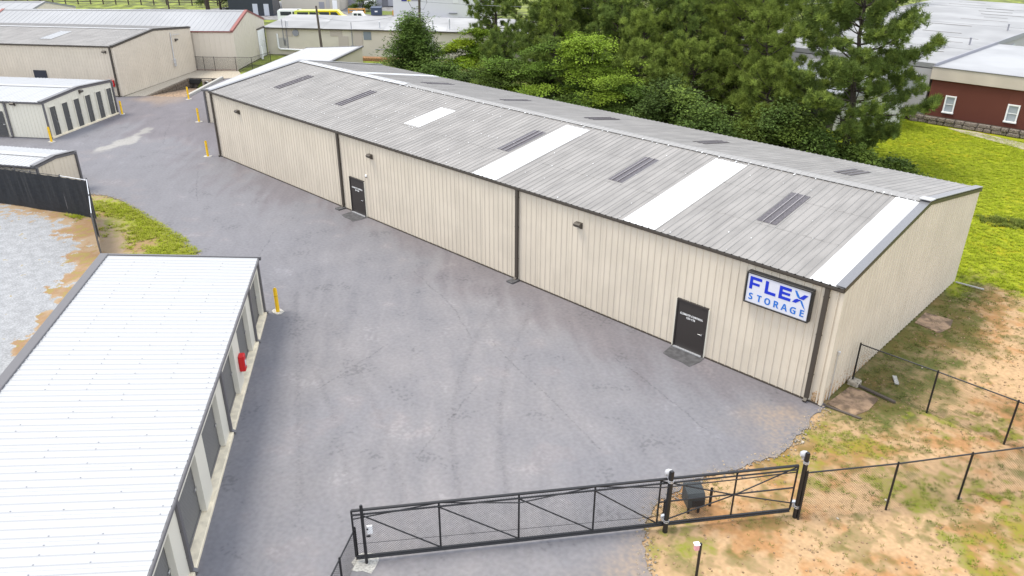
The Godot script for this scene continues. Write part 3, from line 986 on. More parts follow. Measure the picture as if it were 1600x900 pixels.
func main_building():
	var L := 46.57
	var D := 15.2
	var H := 4.85
	var R := 6.09
	var P := L / 147.0
	var t := gable_building("storage_building", "long beige metal storage building with grey ribbed gable roof", Vector3.ZERO, 0, L, D, H, R, P, M.roof, M.brown, [M.wall, M.wall_b], {"spouts": [-0.52, -15.58, -30.45, -46.45], "rake": M.rake, "cap": mat(0.25, 0.243, 0.238, 0.55)})
	man_door(t, -6.35, 1.33, 2.15, ["CLIMATE CONTROL", "157-176"])
	man_door(t, -29.51, 1.33, 2.15, ["CLIMATE CONTROL", "121-156"])
	# translucent and replacement sheets laid over the roof
	var half := D * 0.5
	var cosr := half / Vector2(half, R - H).length()
	var lay := func(x0: float, x1: float, z0: float, z1: float, back: bool, m: Material, called: String, label: String, ribs: bool):
		var d0 := z0 / cosr
		var d1 := z1 / cosr
		var ud := Vector3(0, R - H, half if back else -half).normalized()
		var sd := Vector3.LEFT if back else Vector3.RIGHT
		var o := Vector3(x1 if back else x0, H, -D if back else 0.0) + ud * d0
		var s_in := (-x1 if back else x0 + L)
		var ph := fposmod(P * 0.5 - s_in, P)
		var r := ribbed(0, x1 - x0, func(_s): return d1 - d0, P, ph, 0.032)
		var p := part(called, r, m, t.get_node("roof"), label)
		p.transform = Transform3D(Basis(sd, ud, sd.cross(ud)), o + sd.cross(ud) * 0.012)
		if ribs:
			var q := Mb.new()
			var s := ph
			while s < x1 - x0:
				q.box(Vector3(s, (d1 - d0) * 0.5, 0.032), Vector3(0.028, d1 - d0, 0.012))
				s += P
			part("rib", q, M.skyrib, p)
	for x in [-4.86, -12.42, -19.76, -34.82, -42.40]: lay.call(x, x + 0.84, 2.72, 5.62, false, M.skylight, "skylight_panel", "dark grey translucent roof sheet", true)
	for x in [-4.95, -12.5, -19.9, -26.98, -34.75]: lay.call(x, x + 0.84, 2.72, 5.3, true, M.skylight, "skylight_panel", "dark grey translucent roof sheet", true)
	lay.call(-1.22, -0.27, 0.05 - 0.16, 7.3, false, M.roof_new, "replacement_panel", "bright white replacement roof sheet", false)
	lay.call(-9.42, -7.78, -0.1, 7.06, false, M.roof_new, "replacement_panel", "bright white replacement roof sheet", false)
	lay.call(-18.66, -17.02, -0.1, 7.0, false, M.roof_new, "replacement_panel", "bright white replacement roof sheet", false)
	lay.call(-27.55, -26.18, 2.7, 5.6, false, M.roof_new, "replacement_panel", "bright white replacement roof sheet", false)
	lay.call(-40.0, -39.05, -0.1, 7.3, true, M.roof_new, "replacement_panel", "bright white replacement roof sheet", false)
	# end laps where one course of roof sheets overlaps the next
	for dd in [2.55, 5.1]:
		var ud := Vector3(0, R - H, -half).normalized()
		var lp := ribbed(0, L - 0.35, func(_s): return 0.05, P, P * 0.5, 0.028)
		var lo := part("end_lap", lp, M.roof[3], t.get_node("roof"))
		lo.transform = Transform3D(Basis(Vector3.RIGHT, ud, Vector3.RIGHT.cross(ud)), Vector3(-L, H, 0) + ud * dd + Vector3.RIGHT.cross(ud) * 0.006)
	# the white stretch of ridge cap at the far end
	var w := Mb.new()
	for sgn in [1.0, -1.0]:
		var dn := Vector3(0, -(R - H), half * sgn).normalized()
		var nn := Vector3(0, half, (R - H) * sgn).normalized()
		for k in 42:
			var x0 := -46.5 + k * P
			var a := Vector3(x0, R + 0.068 + 0.012 * (k % 2), -half)
			var b := Vector3(x0 + P - 0.01, R + 0.068 + 0.012 * (k % 2), -half)
			if sgn > 0: w.quad(a + dn * 0.36, b + dn * 0.36, b, a)
			else: w.quad(b + dn * 0.36, a + dn * 0.36, a, b)
	part("ridge_flashing", w, M.roof_white, t.get_node("roof"), "white stretch of ridge flashing")
	# white caulked screw heads on the ribs along the purlins
	var rng := RandomNumberGenerator.new()
	rng.seed = 55
	var xf := []
	var ud0 := Vector3(0, R - H, -half).normalized()
	var nn0 := Vector3.RIGHT.cross(ud0)
	for row in 7:
		for k in 147:
			var x := -L + (k + 0.5) * P
			var white := rng.randf() < (0.45 if x < -20 else 0.10)
			if not white: continue
			var dd := 0.05 + row * 1.24 + rng.randf_range(-0.03, 0.03)
			var s := rng.randf_range(0.6, 1.5)
			xf.append(Transform3D(Basis(Vector3.RIGHT, ud0, nn0).scaled(Vector3(s, s, s)), Vector3(x, H, 0) + ud0 * dd + nn0 * 0.036))
	for k in 90:
		var x := -rng.randf_range(0.5, 36.0)
		var s := rng.randf_range(0.8, 1.9)
		xf.append(Transform3D(Basis(Vector3.RIGHT, ud0, nn0).scaled(Vector3(s, s, s)), Vector3(-L + (floorf((x + L) / P) + 0.5) * P, H, 0) + ud0 * (7.3 + rng.randf_range(-0.1, 0.15)) + nn0 * 0.062))
	var dot := Mb.new()
	dot.cbox(Vector3.ZERO, Vector3(0.032, 0.04, 0.016), 0.005)
	scatter("screw_heads", dot.mesh(), M.white, xf, [], t.get_node("roof"))
	# a bent white boot at the ridge by the near gable
	var bt := Mb.new()
	bt.cbox(Vector3(-0.12, R + 0.10, -half + 0.1), Vector3(0.5, 0.06, 0.55), 0.02, Basis(Vector3.RIGHT, -0.1))
	part("ridge_end_cap", bt, M.roof_white, t.get_node("roof"))
	# conduit that climbs the gable wall near the corner
	var c := Mb.new()
	c.rod(Vector3(0.05, 0.0, -0.62), Vector3(0.05, 1.95, -0.62), 0.022, 8)
	c.cbox(Vector3(0.07, 2.02, -0.62), Vector3(0.07, 0.14, 0.1), 0.01)
	part("conduit", c, M.galv, t)
	# clay splashed up the foot of the gable by the corner: flecks of dried soil
	var fl := []
	var fc2 := []
	for k in 1500:
		var hgt := pow(rng.randf(), 2.6) * 0.62 + 0.03
		var s := rng.randf_range(0.5, 1.5)
		var zz := -pow(rng.randf(), 1.5) * 4.5
		if k % 4 == 0: fl.append(Transform3D(Basis().scaled(Vector3(s, s * rng.randf_range(0.6, 1.6), 1)), Vector3(-rng.randf() * 0.36, hgt * 0.8, 0.004)))
		else: fl.append(Transform3D(Basis(Vector3.UP, PI / 2).scaled(Vector3(1, s * rng.randf_range(0.6, 1.6), s)), Vector3(0.006, hgt, zz)))
		fc2.append(Color(0.46, 0.27, 0.13).lerp(Color(0.55, 0.40, 0.25), rng.randf()))
	var fm := Mb.new()
	fm.cbox(Vector3.ZERO, Vector3(0.035, 0.03, 0.004), 0.0015)
	var fmat := mat(1, 1, 1, 0.9)
	fmat.vertex_color_use_as_albedo = true
	scatter("clay_splashes", fm.mesh(), fmat, fl, fc2, t)
	# lamps
	wall_lamp(Vector3(-42.63, 3.95, 0.02), 0, "brown wall lamp high on the long building's far bay, left of both doors", "brown wall lamps of the long building")
	wall_lamp(Vector3(-27.23, 3.92, 0.02), 0, "brown wall lamp above and beside the middle door of the long building", "brown wall lamps of the long building")
	wall_lamp(Vector3(-11.76, 3.95, 0.02), 0, "brown wall lamp left of the sign on the long building's nearest bay", "brown wall lamps of the long building")
	var se := thing("motion_sensor", "small white sensor on the beige wall above the middle brown door", "sensor", Vector3(-27.8, 2.66, 0.03))
	var sb := Mb.new()
	sb.cbox(Vector3(0, 0, 0.05), Vector3(0.13, 0.13, 0.1), 0.02)
	part("body", sb, M.white, se)
	var sb2 := Mb.new()
	sb2.cbox(Vector3(0, -0.1, 0.05), Vector3(0.08, 0.06, 0.07), 0.015)
	part("lens", sb2, M.trim_grey, se)
	# the sign
	var g := thing("flex_storage_sign", "white box sign with blue lettering FLEX STORAGE in a black frame", "sign", Vector3(-2.2, 3.84, 0.04))
	var W := 2.54
	var HH := 1.26
	var fr := Mb.new()
	fr.cbox(Vector3(0, HH * 0.5 - 0.03, 0.13), Vector3(W, 0.06, 0.26), 0.008)
	fr.cbox(Vector3(0, -HH * 0.5 + 0.03, 0.13), Vector3(W, 0.06, 0.26), 0.008)
	fr.cbox(Vector3(W * 0.5 - 0.03, 0, 0.13), Vector3(0.06, HH - 0.12, 0.255), 0.008)
	fr.cbox(Vector3(-W * 0.5 + 0.03, 0, 0.13), Vector3(0.06, HH - 0.12, 0.255), 0.008)
	part("frame", fr, M.black, g)
	var fc := Mb.new()
	fc.box(Vector3(0, 0, 0.115), Vector3(W - 0.12, HH - 0.12, 0.23))
	part("face", fc, M.sign_face, g)
	var zf := 0.231
	var glyph := func(called: String, polys: Array, m: Material):
		var b := Mb.new()
		for p in polys: b.prism(Vector3(0, 0, zf), Vector3.RIGHT, Vector3.UP, Vector3.BACK, poly2(p), 0.008)
		part(called, b, m, g)
	# F, L, E as broad plain capitals
	var y0 := -0.03
	var y1 := 0.47
	var st := 0.115
	glyph.call("letter", [[[-1.12, y0], [-1.0, y0], [-1.0, y0 + 0.17], [-0.72, y0 + 0.17], [-0.72, y0 + 0.27], [-1.0, y0 + 0.27], [-1.0, y1 - st], [-0.65, y1 - st], [-0.65, y1], [-1.12, y1]]], M.blue)
	glyph.call("letter", [[[-0.50, y0], [-0.07, y0], [-0.07, y0 + st], [-0.38, y0 + st], [-0.38, y1], [-0.50, y1]]], M.blue)
	glyph.call("letter", [[[0.05, y0], [0.51, y0], [0.51, y0 + st], [0.17, y0 + st], [0.17, y0 + 0.20], [0.47, y0 + 0.20], [0.47, y0 + 0.30], [0.17, y0 + 0.30], [0.17, y1 - st], [0.50, y1 - st], [0.50, y1], [0.05, y1]]], M.blue)
	# X of four blades: two dark ones rise to the right, two light ones fall
	glyph.call("letter_blade", [[[0.80, 0.20], [0.98, 0.20], [1.13, 0.40], [0.98, 0.40], [0.86, 0.27]], [[0.58, 0.0], [0.72, 0.0], [0.90, 0.16], [0.74, 0.17], [0.66, 0.12]]], M.blue)
	glyph.call("letter_blade", [[[0.62, 0.47], [0.70, 0.46], [0.86, 0.22], [0.79, 0.21], [0.72, 0.27]], [[0.85, 0.155], [0.93, 0.15], [1.10, -0.17], [1.02, -0.10], [0.94, 0.0]]], M.light_blue)
	var x := -1.0
	for ch in "STORAGE":
		letters(ch, 0.37, M.light_blue, g, Vector3(x, -0.33, zf + 0.004), "letter", 0.008, 700)
		x += 0.333

# ---------------------------------------------------------------- the roll-up storage rows
func roll_door(t: Node3D, x0: float, x1: float, y0: float, y1: float, z: float, m: Material, slat := 0.09):
	var b := Mb.new()
	var n := int((y1 - y0) / slat)
	var sh := (y1 - y0) / n
	# one curtain of shallow corrugations, each slat swelling forward and creased back
	for k in n:
		var a := y0 + k * sh
		b.quad(Vector3(x0, a, z), Vector3(x1, a, z), Vector3(x1, a + sh * 0.18, z + 0.016), Vector3(x0, a + sh * 0.18, z + 0.016))
		b.quad(Vector3(x0, a + sh * 0.18, z + 0.016), Vector3(x1, a + sh * 0.18, z + 0.016), Vector3(x1, a + sh * 0.82, z + 0.016), Vector3(x0, a + sh * 0.82, z + 0.016))
		b.quad(Vector3(x0, a + sh * 0.82, z + 0.016), Vector3(x1, a + sh * 0.82, z + 0.016), Vector3(x1, a + sh, z), Vector3(x0, a + sh, z))
	var d := part("roll_up_door", b, m, t)
	var bar := Mb.new()
	bar.cbox(Vector3((x0 + x1) * 0.5, y0 + 0.04, z + 0.03), Vector3(x1 - x0, 0.08, 0.04), 0.008)
	part("bottom_bar", bar, m, d)
	var l := Mb.new()
	l.cbox(Vector3(x1 - 0.12, y0 + 0.95, z + 0.04), Vector3(0.16, 0.07, 0.05), 0.01)
	l.rod(Vector3(x1 - 0.03, y0 + 0.95, z + 0.05), Vector3(x1 + 0.04, y0 + 0.95, z + 0.05), 0.012, 6)
	part("latch", l, M.steel, d)

func single_slope(called: String, label: String, at: Vector3, turn: float, L: float, D: float, H0: float, H1: float, doors: Array, spouts: Array, door_z: float) -> Node3D:
	var t := thing(called, label, "building", at, turn)
	var rng := RandomNumberGenerator.new()
	rng.seed = 5 + int(L)
	var P := 0.305
	# front: slab edge, jambs between the doors, header
	var sl := Mb.new()
	sl.cbox(Vector3(-L * 0.5, 0.05, -door_z * 0.5 + 0.05), Vector3(L + 0.04, 0.14, door_z + 0.16), 0.02)
	if doors.size() > 0: part("slab_edge", sl, M.curb, t)
	var x_prev := 0.0
	var edges := []
	for d in doors: edges.append([-d[0], -d[1]])      # right edge (nearer x = 0), left edge
	var top := 2.25
	for k in edges.size() + 1:
		var xr: float = x_prev
		var xl: float = edges[k][0] if k < edges.size() else -L
		var j := Mb.new()
		j.cbox(Vector3((xr + xl) * 0.5, 0.12 + (H0 - 0.12) * 0.5, -door_z * 0.5), Vector3(xr - xl, H0 - 0.12, door_z), 0.012)
		part("jamb" if k < edges.size() or edges.size() > 0 else "front_wall", j, M.jamb, t)
		if k < edges.size(): x_prev = edges[k][1]
	for e in edges:
		var h := Mb.new()
		h.box(Vector3((e[0] + e[1]) * 0.5, (top + H0) * 0.5, -door_z * 0.5), Vector3(e[0] - e[1] - 0.002, H0 - top, door_z - 0.02))
		part("header", h, M.jamb, t)
		roll_door(t, e[1] + 0.004, e[0] - 0.004, 0.13, top, -door_z - 0.01, M.rollup)
	for ex in [0.0, -L]:
		var b := Mb.new()
		var f := ribbed(0, D, func(s): return H0 + (H1 - H0) * s / D - 0.03, P, P * 0.5, 0.025)
		var p := part("end_wall", f, M.wall, t)
		p.transform = Transform3D(Basis(Vector3.FORWARD, Vector3.UP, Vector3.RIGHT), Vector3(ex if ex == 0.0 else ex - 0.02, 0, 0))
	var bw := Mb.new()
	bw.quad(Vector3(0, 0, -D), Vector3(-L, 0, -D), Vector3(-L, H1, -D), Vector3(0, H1, -D))
	part("back_wall", bw, M.wall, t)
	# the roof: white ribbed sheets across, ribs running down to the doors
	var roof := node("roof", t)
	var ud := Vector3(0, H1 - H0, -D).normalized()
	var run := Vector2(D, H1 - H0).length() + 0.07
	sheets("roof_panel", roof, Vector3(-L, H0 + 0.03, 0) - ud * 0.07, Vector3.RIGHT, ud, Vector3.RIGHT.cross(ud), L, run, 3, P, [M.roof_white], rng, 0.025)
	var nn := Vector3.RIGHT.cross(ud)
	var dot := Mb.new()
	dot.cbox(Vector3.ZERO, Vector3(0.03, 0.03, 0.02), 0.005)
	var xf := []
	for row in 6:
		for k in int(L / P):
			if rng.randf() < 0.42: xf.append(Transform3D(Basis(Vector3.RIGHT, ud, nn), Vector3(-L + (k + 0.5) * P, H0 + 0.03, 0) + ud * (0.12 + row * (D - 0.3) / 5.0 + rng.randf_range(-0.02, 0.02)) + nn * 0.034))
	scatter("screw_heads", dot.mesh(), M.far_grey, xf, [], roof)
	# trims: eave gutter, gable rakes, broad high-side trim
	var g := Mb.new()
	g.cbox(Vector3(-L * 0.5, H0 - 0.04, 0.065), Vector3(L + 0.1, 0.13, 0.13), 0.025)
	part("gutter", g, M.trim_grey, t)
	for ex in [0.05, -L - 0.05]:
		var r := Mb.new()
		beam(r, Vector3(ex, H0 - 0.01, 0.2), Vector3(ex, H1 + 0.01, -D - 0.05), 0.12, 0.16)
		part("rake_trim", r, M.trim_grey, t)
	var hs := Mb.new()
	hs.cbox(Vector3(-L * 0.5, H1 + 0.015, -D - 0.02), Vector3(L + 0.22, 0.17, 0.34), 0.02, Basis(Vector3.RIGHT, 0.083))
	part("high_side_trim", hs, M.trim_grey, t)
	for s in spouts: downspout(t, Vector3(-s, 0, 0.03), H0 - 0.06, M.trim_grey)
	return t

func yaw_of(x: Vector2) -> float:
	return atan2(-x.y, x.x)

func storage_row():
	var doors := []
	var sp := [0.02]
	for k in 7:
		doors.append([0.36 + k * 3.2, 2.62 + k * 3.2])
		if k % 2 == 0: sp.append(2.72 + k * 3.2)
	var turn := yaw_of(Vector2(-0.8028, -0.5962))
	var t := single_slope("mini_storage_row", "near storage row with bright white ribbed roof and grey roll-up doors", Vector3(-21.2, 0, 10.72), turn, 22.5, 6.15, 2.72, 3.24, doors, sp, 0.2)
	# red extinguisher box on a jamb
	var p := t.transform * Vector3(-6.15, 1.12, 0.0)
	var e := thing("fire_extinguisher_box", "red fire extinguisher box on the near storage row between two grey doors", "fire extinguisher box", p, turn)
	var b := Mb.new()
	b.cbox(Vector3(0, 0, 0.11), Vector3(0.34, 0.66, 0.22), 0.03)
	part("cabinet", b, M.red, e)
	var w := Mb.new()
	w.cbox(Vector3(0.0, -0.03, 0.223), Vector3(0.17, 0.26, 0.012), 0.004)
	part("window", w, M.glass, e)
	var l := Mb.new()
	l.cbox(Vector3(0.0, -0.03, 0.232), Vector3(0.06, 0.2, 0.008), 0.003)
	part("notice", l, M.white, e)

func left_buildings():
	# a mini-storage block with six narrow doors on its gable end
	var e1 := Vector2(-0.593, -0.805)
	var e2 := Vector2(0.805, -0.593)
	var turn := yaw_of(e2)
	var t := gable_building("mini_storage_block", "white roofed storage block with six narrow grey doors on its end", Vector3(-60.78, 0, 7.33), turn, 26.0, 8.98, 2.95, 3.22, 0.305, [M.roof_white], M.trim_grey, [M.jamb], {"spouts": [-3.3, -9.7], "over": 0.14})
	for k in 6:
		# the end faces +x of the block: build the door in a turned frame
		var f := node("door", t)
		f.transform = Transform3D(Basis(Vector3.FORWARD, Vector3.UP, Vector3.RIGHT), Vector3(0.03, 0, 0))
		var s0 := 0.56 + 1.485 * k
		var b := Mb.new()
		var n := 22
		for j in n:
			var a := 0.12 + j * 2.25 / n
			var h := 2.25 / n
			b.quad(Vector3(s0, a, 0.0), Vector3(s0 + 0.70, a, 0.0), Vector3(s0 + 0.70, a + h * 0.2, 0.014), Vector3(s0, a + h * 0.2, 0.014))
			b.quad(Vector3(s0, a + h * 0.2, 0.014), Vector3(s0 + 0.70, a + h * 0.2, 0.014), Vector3(s0 + 0.70, a + h, 0.0), Vector3(s0, a + h, 0.0))
		part("curtain", b, M.rollup_dark, f)
		var fr := Mb.new()
		for e in [s0 - 0.03, s0 + 0.73]: fr.box(Vector3(e, 1.25, 0.02), Vector3(0.06, 2.3, 0.07))
		fr.box(Vector3(s0 + 0.35, 2.42, 0.02), Vector3(0.82, 0.07, 0.072))
		part("frame", fr, M.jamb, f)
		var hd := Mb.new()
		hd.cbox(Vector3(s0 + 0.6, 1.1, 0.03), Vector3(0.1, 0.05, 0.04), 0.01)
		part("latch", hd, M.steel, f)
	var sl := Mb.new()
	sl.cbox(Vector3(0.06, 0.05, -4.5), Vector3(0.26, 0.14, 8.9), 0.02)
	part("slab_edge", sl, M.curb, t)
	for x in [[-6.2, -3.65], [-9.4, -6.85]]: roll_door(t, x[0], x[1], 0.1, 2.1, 0.045, M.rollup_dark, 0.12)
	for ex in [[0.09, 0.02], [0.09, -8.97]]:
		var c := Mb.new()
		c.cbox(Vector3(ex[0] - 0.03, 1.42, ex[1]), Vector3(0.13, 2.8, 0.13), 0.01)
		part("corner_post", c, M.trim_grey, t)
	wall_lamp(t.transform * Vector3(0.03, 2.85, -4.6), turn + PI / 2, "dark lamp under the gable of the block with six narrow doors", "dark lamps of the six-door block")
	wall_lamp(t.transform * Vector3(-2.5, 2.72, 0.04), turn, "dark lamp under the eave beside the six-door block's corner", "dark lamps of the six-door block")
	# the low block behind the black fence: a gabled strip
	var c2 := Vector2(0.90, -0.43)
	var t2 := gable_building("low_storage_block", "low white roofed storage block behind the black screened fence", Vector3(-44.35, 0, 12.78), yaw_of(Vector2(0.849, -0.529)), 12.0, 3.35, 2.4, 2.55, 0.305, [M.roof_white], M.trim_grey, [M.wall], {"over": 0.12})
	var cp := Mb.new()
	cp.cbox(Vector3(0.07, 1.15, 0.0), Vector3(0.13, 2.3, 0.13), 0.01)
	cp.cbox(Vector3(0.07, 1.15, -3.34), Vector3(0.13, 2.3, 0.13), 0.01)
	part("corner_post", cp, M.trim_grey, t2)
	# the large beige building by the dock
	var ta := gable_building("warehouse", "large beige metal warehouse with grey roof beside the loading dock", Vector3(-73.1, 0, -3.1), turn, 26.0, 14.5, 4.86, 5.5, 0.3168, [M.roof[0], M.roof[1]], M.brown, [M.wall, M.wall_b], {"spouts": [-0.35, -15.5], "cap": M.roof_white})
	for x in [[-9.2, -7.9], [-19.4, -18.1]]:
		var rb := ribbed(0, x[1] - x[0], func(_s): return 3.4, 0.3168, 0.1, 0.04)
		var p := part("replacement_panel", rb, M.roof_white, ta.get_node("roof"), "white replacement roof sheet")
		var ud := Vector3(0, 0.64, -7.25).normalized()
		p.transform = Transform3D(Basis(Vector3.RIGHT, ud, Vector3.RIGHT.cross(ud)), Vector3(x[0], 4.86, 0) + ud * 2.0 + Vector3(0, 0.03, 0))
	var op := Mb.new()
	op.box(Vector3(-8.4, 1.2, 0.05), Vector3(1.35, 2.3, 0.1))
	part("doorway", op, M.car_dark, ta)
	var cd := Mb.new()
	cd.rod(Vector3(0.08, 1.5, -10.05), Vector3(0.08, 4.75, -10.25), 0.05, 8)
	cd.rod(Vector3(0.08, 4.5, -10.25), Vector3(0.08, 4.42, -12.1), 0.02, 6)
	part("conduit", cd, M.galv, ta)
	var me := Mb.new()
	me.cbox(Vector3(0.12, 1.65, -10.1), Vector3(0.16, 0.8, 0.3), 0.02)
	me.rod(Vector3(0.1, 1.6, -10.0), Vector3(0.24, 1.6, -10.0), 0.12, 10)
	part("electric_meter", me, M.galv, ta)
	wall_lamp(ta.transform * Vector3(0.03, 3.9, -11.1), turn + PI / 2, "brown wall lamp beside the conduit on the warehouse's end wall", "warehouse wall lamps")
	wall_lamp(ta.transform * Vector3(-0.95, 4.28, 0.03), turn, "brown wall lamp near the corner of the warehouse's long wall", "warehouse wall lamps")
	var bx := thing("alarm_box", "small red box low on the warehouse wall by its corner downspout", "box", ta.transform * Vector3(-0.75, 1.3, 0.03), turn)
	var q := Mb.new()
	q.cbox(Vector3(0, 0, 0.09), Vector3(0.36, 0.62, 0.18), 0.02)
	part("cabinet", q, M.red, bx)
	var q2 := Mb.new()
	q2.cbox(Vector3(0, 0.02, 0.182), Vector3(0.18, 0.34, 0.01), 0.003)
	part("window", q2, M.glass, bx)
	# the narrow white-roofed row past the far end of the long building
	var f := single_slope("narrow_storage_row", "white roofed storage row beyond the far end of the long building", Vector3(-57.0, 0, -4.2), yaw_of(Vector2(0.593, 0.805)), 23.5, 6.4, 2.8, 3.12, [], [], 0.2)
	var fp := Mb.new()
	fp.cbox(Vector3(0.06, 1.35, 0.0), Vector3(0.14, 2.7, 0.14), 0.012)
	part("corner_post", fp, M.trim_grey, f)

# ---------------------------------------------------------------- the loading dock
func dock():
	var sl := Mb.new()
	sl.slab(poly2([[-73.05, -3.2], [-71.85, -4.75], [-74.0, -7.25], [-76.1, -9.7], [-78.15, -12.1], [-76.6, -13.4], [-74.95, -14.75], [-74.0, -16.5], [-78.5, -18.25], [-82.4, -14.6], [-81.65, -14.8], [-77.4, -9.0]]), 0.03, 0.25)
	setting(part("concrete_pavement", sl, M.concrete), "concrete apron between warehouse and dock")
	var pv := Mb.new()
	pv.slab(poly2([[-78.7, -18.6], [-74.0, -17.2], [-66.0, -30.0], [-63.0, -42.0], [-86.3, -26.2], [-87.2, -27.2], [-86.4, -26.6]]), -0.02, 0.03)
	setting(part("concrete_pavement", pv, M.concrete), "concrete strip in front of the long low building")
	var r := Mb.new()
	r.quad(Vector3(-71.9, -0.02, -4.7), Vector3(-68.4, -0.02, -7.6), Vector3(-74.7, -1.1, -14.9), Vector3(-78.3, -1.1, -12.0))
	setting(part("ramp_road", r, mat(0.40, 0.27, 0.17, 0.9, mottle(0.02, 0.6, 81, 5), Vector3(0.25, 0.25, 0.25))), "clay stained ramp down to the dock")
	# stone retaining wall on the left of the ramp
	var w := thing("stone_retaining_wall", "low brown stone retaining wall along the warehouse side of the dock ramp", "retaining wall", Vector3(-71.85, 0, -4.85))
	var rng := RandomNumberGenerator.new()
	rng.seed = 21
	var b := Mb.new()
	var d := Vector3(-6.25, 0, -7.2)
	var L := d.length()
	d = d.normalized()
	var nrm := Vector3(-d.z, 0, d.x)
	if nrm.dot(Vector3(1, 0, -0.8)) < 0: nrm = -nrm
	var bs := Basis(d, Vector3.UP, d.cross(Vector3.UP))
	for row in 4:
		var s := 0.0
		var y := -0.16 - row * 0.29
		while s < L:
			var len := rng.randf_range(0.35, 0.85)
			if y > -0.25 - 1.15 * s / L - 0.1 or row == 0:
				b.cbox(d * (s + len * 0.5) + Vector3(0, y, 0) + nrm * rng.randf_range(0.0, 0.06), Vector3(len - 0.03, 0.27, 0.3), 0.03, bs)
			elif y > -1.35 * s / L - 0.3:
				b.cbox(d * (s + len * 0.5) + Vector3(0, y, 0) + nrm * rng.randf_range(0.0, 0.05), Vector3(len - 0.03, 0.27, 0.3), 0.03, bs)
			s += len
	stuff(part("stones", b, M.stone, w))
	var bw := thing("dock_wall", "dark stained concrete wall at the back of the dock ramp", "wall", Vector3(-76.55, 0, -13.45))
	var q := Mb.new()
	var dd := Vector3(3.2, 0, -2.65).normalized()
	var bb := Basis(dd, Vector3.UP, dd.cross(Vector3.UP))
	q.cbox(Vector3(0, -0.62, 0), Vector3(4.3, 1.2, 0.3), 0.02, bb)
	part("wall_face", q, mat(0.105, 0.088, 0.075, 0.9, mottle(0.02, 0.45, 83, 5), Vector3(0.3, 0.3, 0.3)), bw)
	var q2 := Mb.new()
	q2.cbox(Vector3(0.2, -0.42, 0) + bb.z * 0.2, Vector3(1.1, 0.75, 0.16), 0.03, bb)
	part("pipe_surround", q2, M.concrete, bw)
	for e in [-1.35, 1.65]:
		var q3 := Mb.new()
		q3.cbox(dd * e + Vector3(0, -0.33, 0) + bb.z * 0.2, Vector3(1.35, 0.5, 0.2), 0.04, bb)
		part("bumper", q3, M.rubber, bw)
	var pp := Mb.new()
	pp.rod(Vector3(0.2, -0.48, 0) + bb.z * 0.2, Vector3(0.2, -0.48, 0) + bb.z * 0.55, 0.27, 14, false)
	pp.rod(Vector3(0.2, -0.48, 0) + bb.z * 0.2, Vector3(0.2, -0.48, 0) + bb.z * 0.55, 0.2, 14, false)
	part("drain_pipe", pp, M.pale_concrete, bw)
	var hole := Mb.new()
	hole.rod(Vector3(0.2, -0.48, 0) + bb.z * 0.27, Vector3(0.2, -0.48, 0) + bb.z * 0.30, 0.2, 14)
	part("pipe_bore", hole, M.rubber, bw)
	var cw := thing("concrete_kerb_wall", "pale low concrete wall along the near side of the dock ramp", "wall", Vector3(-68.5, 0, -7.6))
	var c := Mb.new()
	var e2 := Vector3(-6.65, 0, -7.0)
	c.cbox(e2 * 0.5 + Vector3(0, -0.56, 0), Vector3(0.3, 1.6, e2.length()), 0.03, Basis(e2.normalized().cross(Vector3.UP) * -1.0, Vector3.UP, e2.normalized() * -1.0).orthonormalized())
	part("wall_body", c, M.pale_concrete, cw)
	# chain link fence at the back of the apron
	chain_fence("dock_fence", "dark chain link fence with a gate gap at the back of the dock apron", [Vector3(-82.4, 0.03, -14.4), Vector3(-80.9, 0.03, -15.4), Vector3(-79.9, 0.03, -16.2), Vector3(-78.1, 0.03, -17.9), Vector3(-76.8, 0, -19.2), Vector3(-78.9, 0, -22.8)], 1.55, 0.10, 0.03, 0.004)

# ---------------------------------------------------------------- chain link
func link_mesh(L: float, y0: float, y1: float, s: float, r: float) -> Mb:
	var b := Mb.new()
	var h := y1 - y0
	for sg in [1.0, -1.0]:
		var x := -h
		while x < L:
			# a wire that climbs at 45 degrees, clipped to the panel
			var a := Vector2(x, 0)
			var e := Vector2(x + h, h)
			if a.x < 0: a = Vector2(0, -x)
			if e.x > L: e = Vector2(L, L - x)
			if e.x - a.x > 0.01:
				var z: float = 0.003 * sg
				var f := func(p: Vector2) -> Vector3: return Vector3(p.x if sg > 0 else L - p.x, y0 + p.y, z)
				b.rod(f.call(a), f.call(e), r, 3, false)
			x += s
	return b

func chain_fence(called: String, label: String, pts: Array, h: float, spacing: float, pr: float, wr: float) -> Node3D:
	var t := thing(called, label, "fence", pts[0])
	for k in pts.size():
		var p: Vector3 = pts[k] - pts[0]
		var b := Mb.new()
		b.tube(PackedVector3Array([p, p + Vector3.UP * (h + 0.03), p + Vector3.UP * (h + 0.07)]), PackedFloat32Array([pr, pr, pr * 0.5]), 10)
		part("post", b, M.black, t)
		if k == pts.size() - 1: continue
		var q: Vector3 = pts[k + 1] - pts[0]
		var r := Mb.new()
		r.rod(p + Vector3.UP * h, q + Vector3.UP * h, pr * 0.72, 8)
		part("top_rail", r, M.black, t)
		var x := (q - p).normalized()
		var m := stuff(part("chain_link", link_mesh(p.distance_to(q), -0.01, h, spacing, wr), M.wire, t))
		m.transform = Transform3D(Basis(x, Vector3.UP, x.cross(Vector3.UP)), p)
	return t

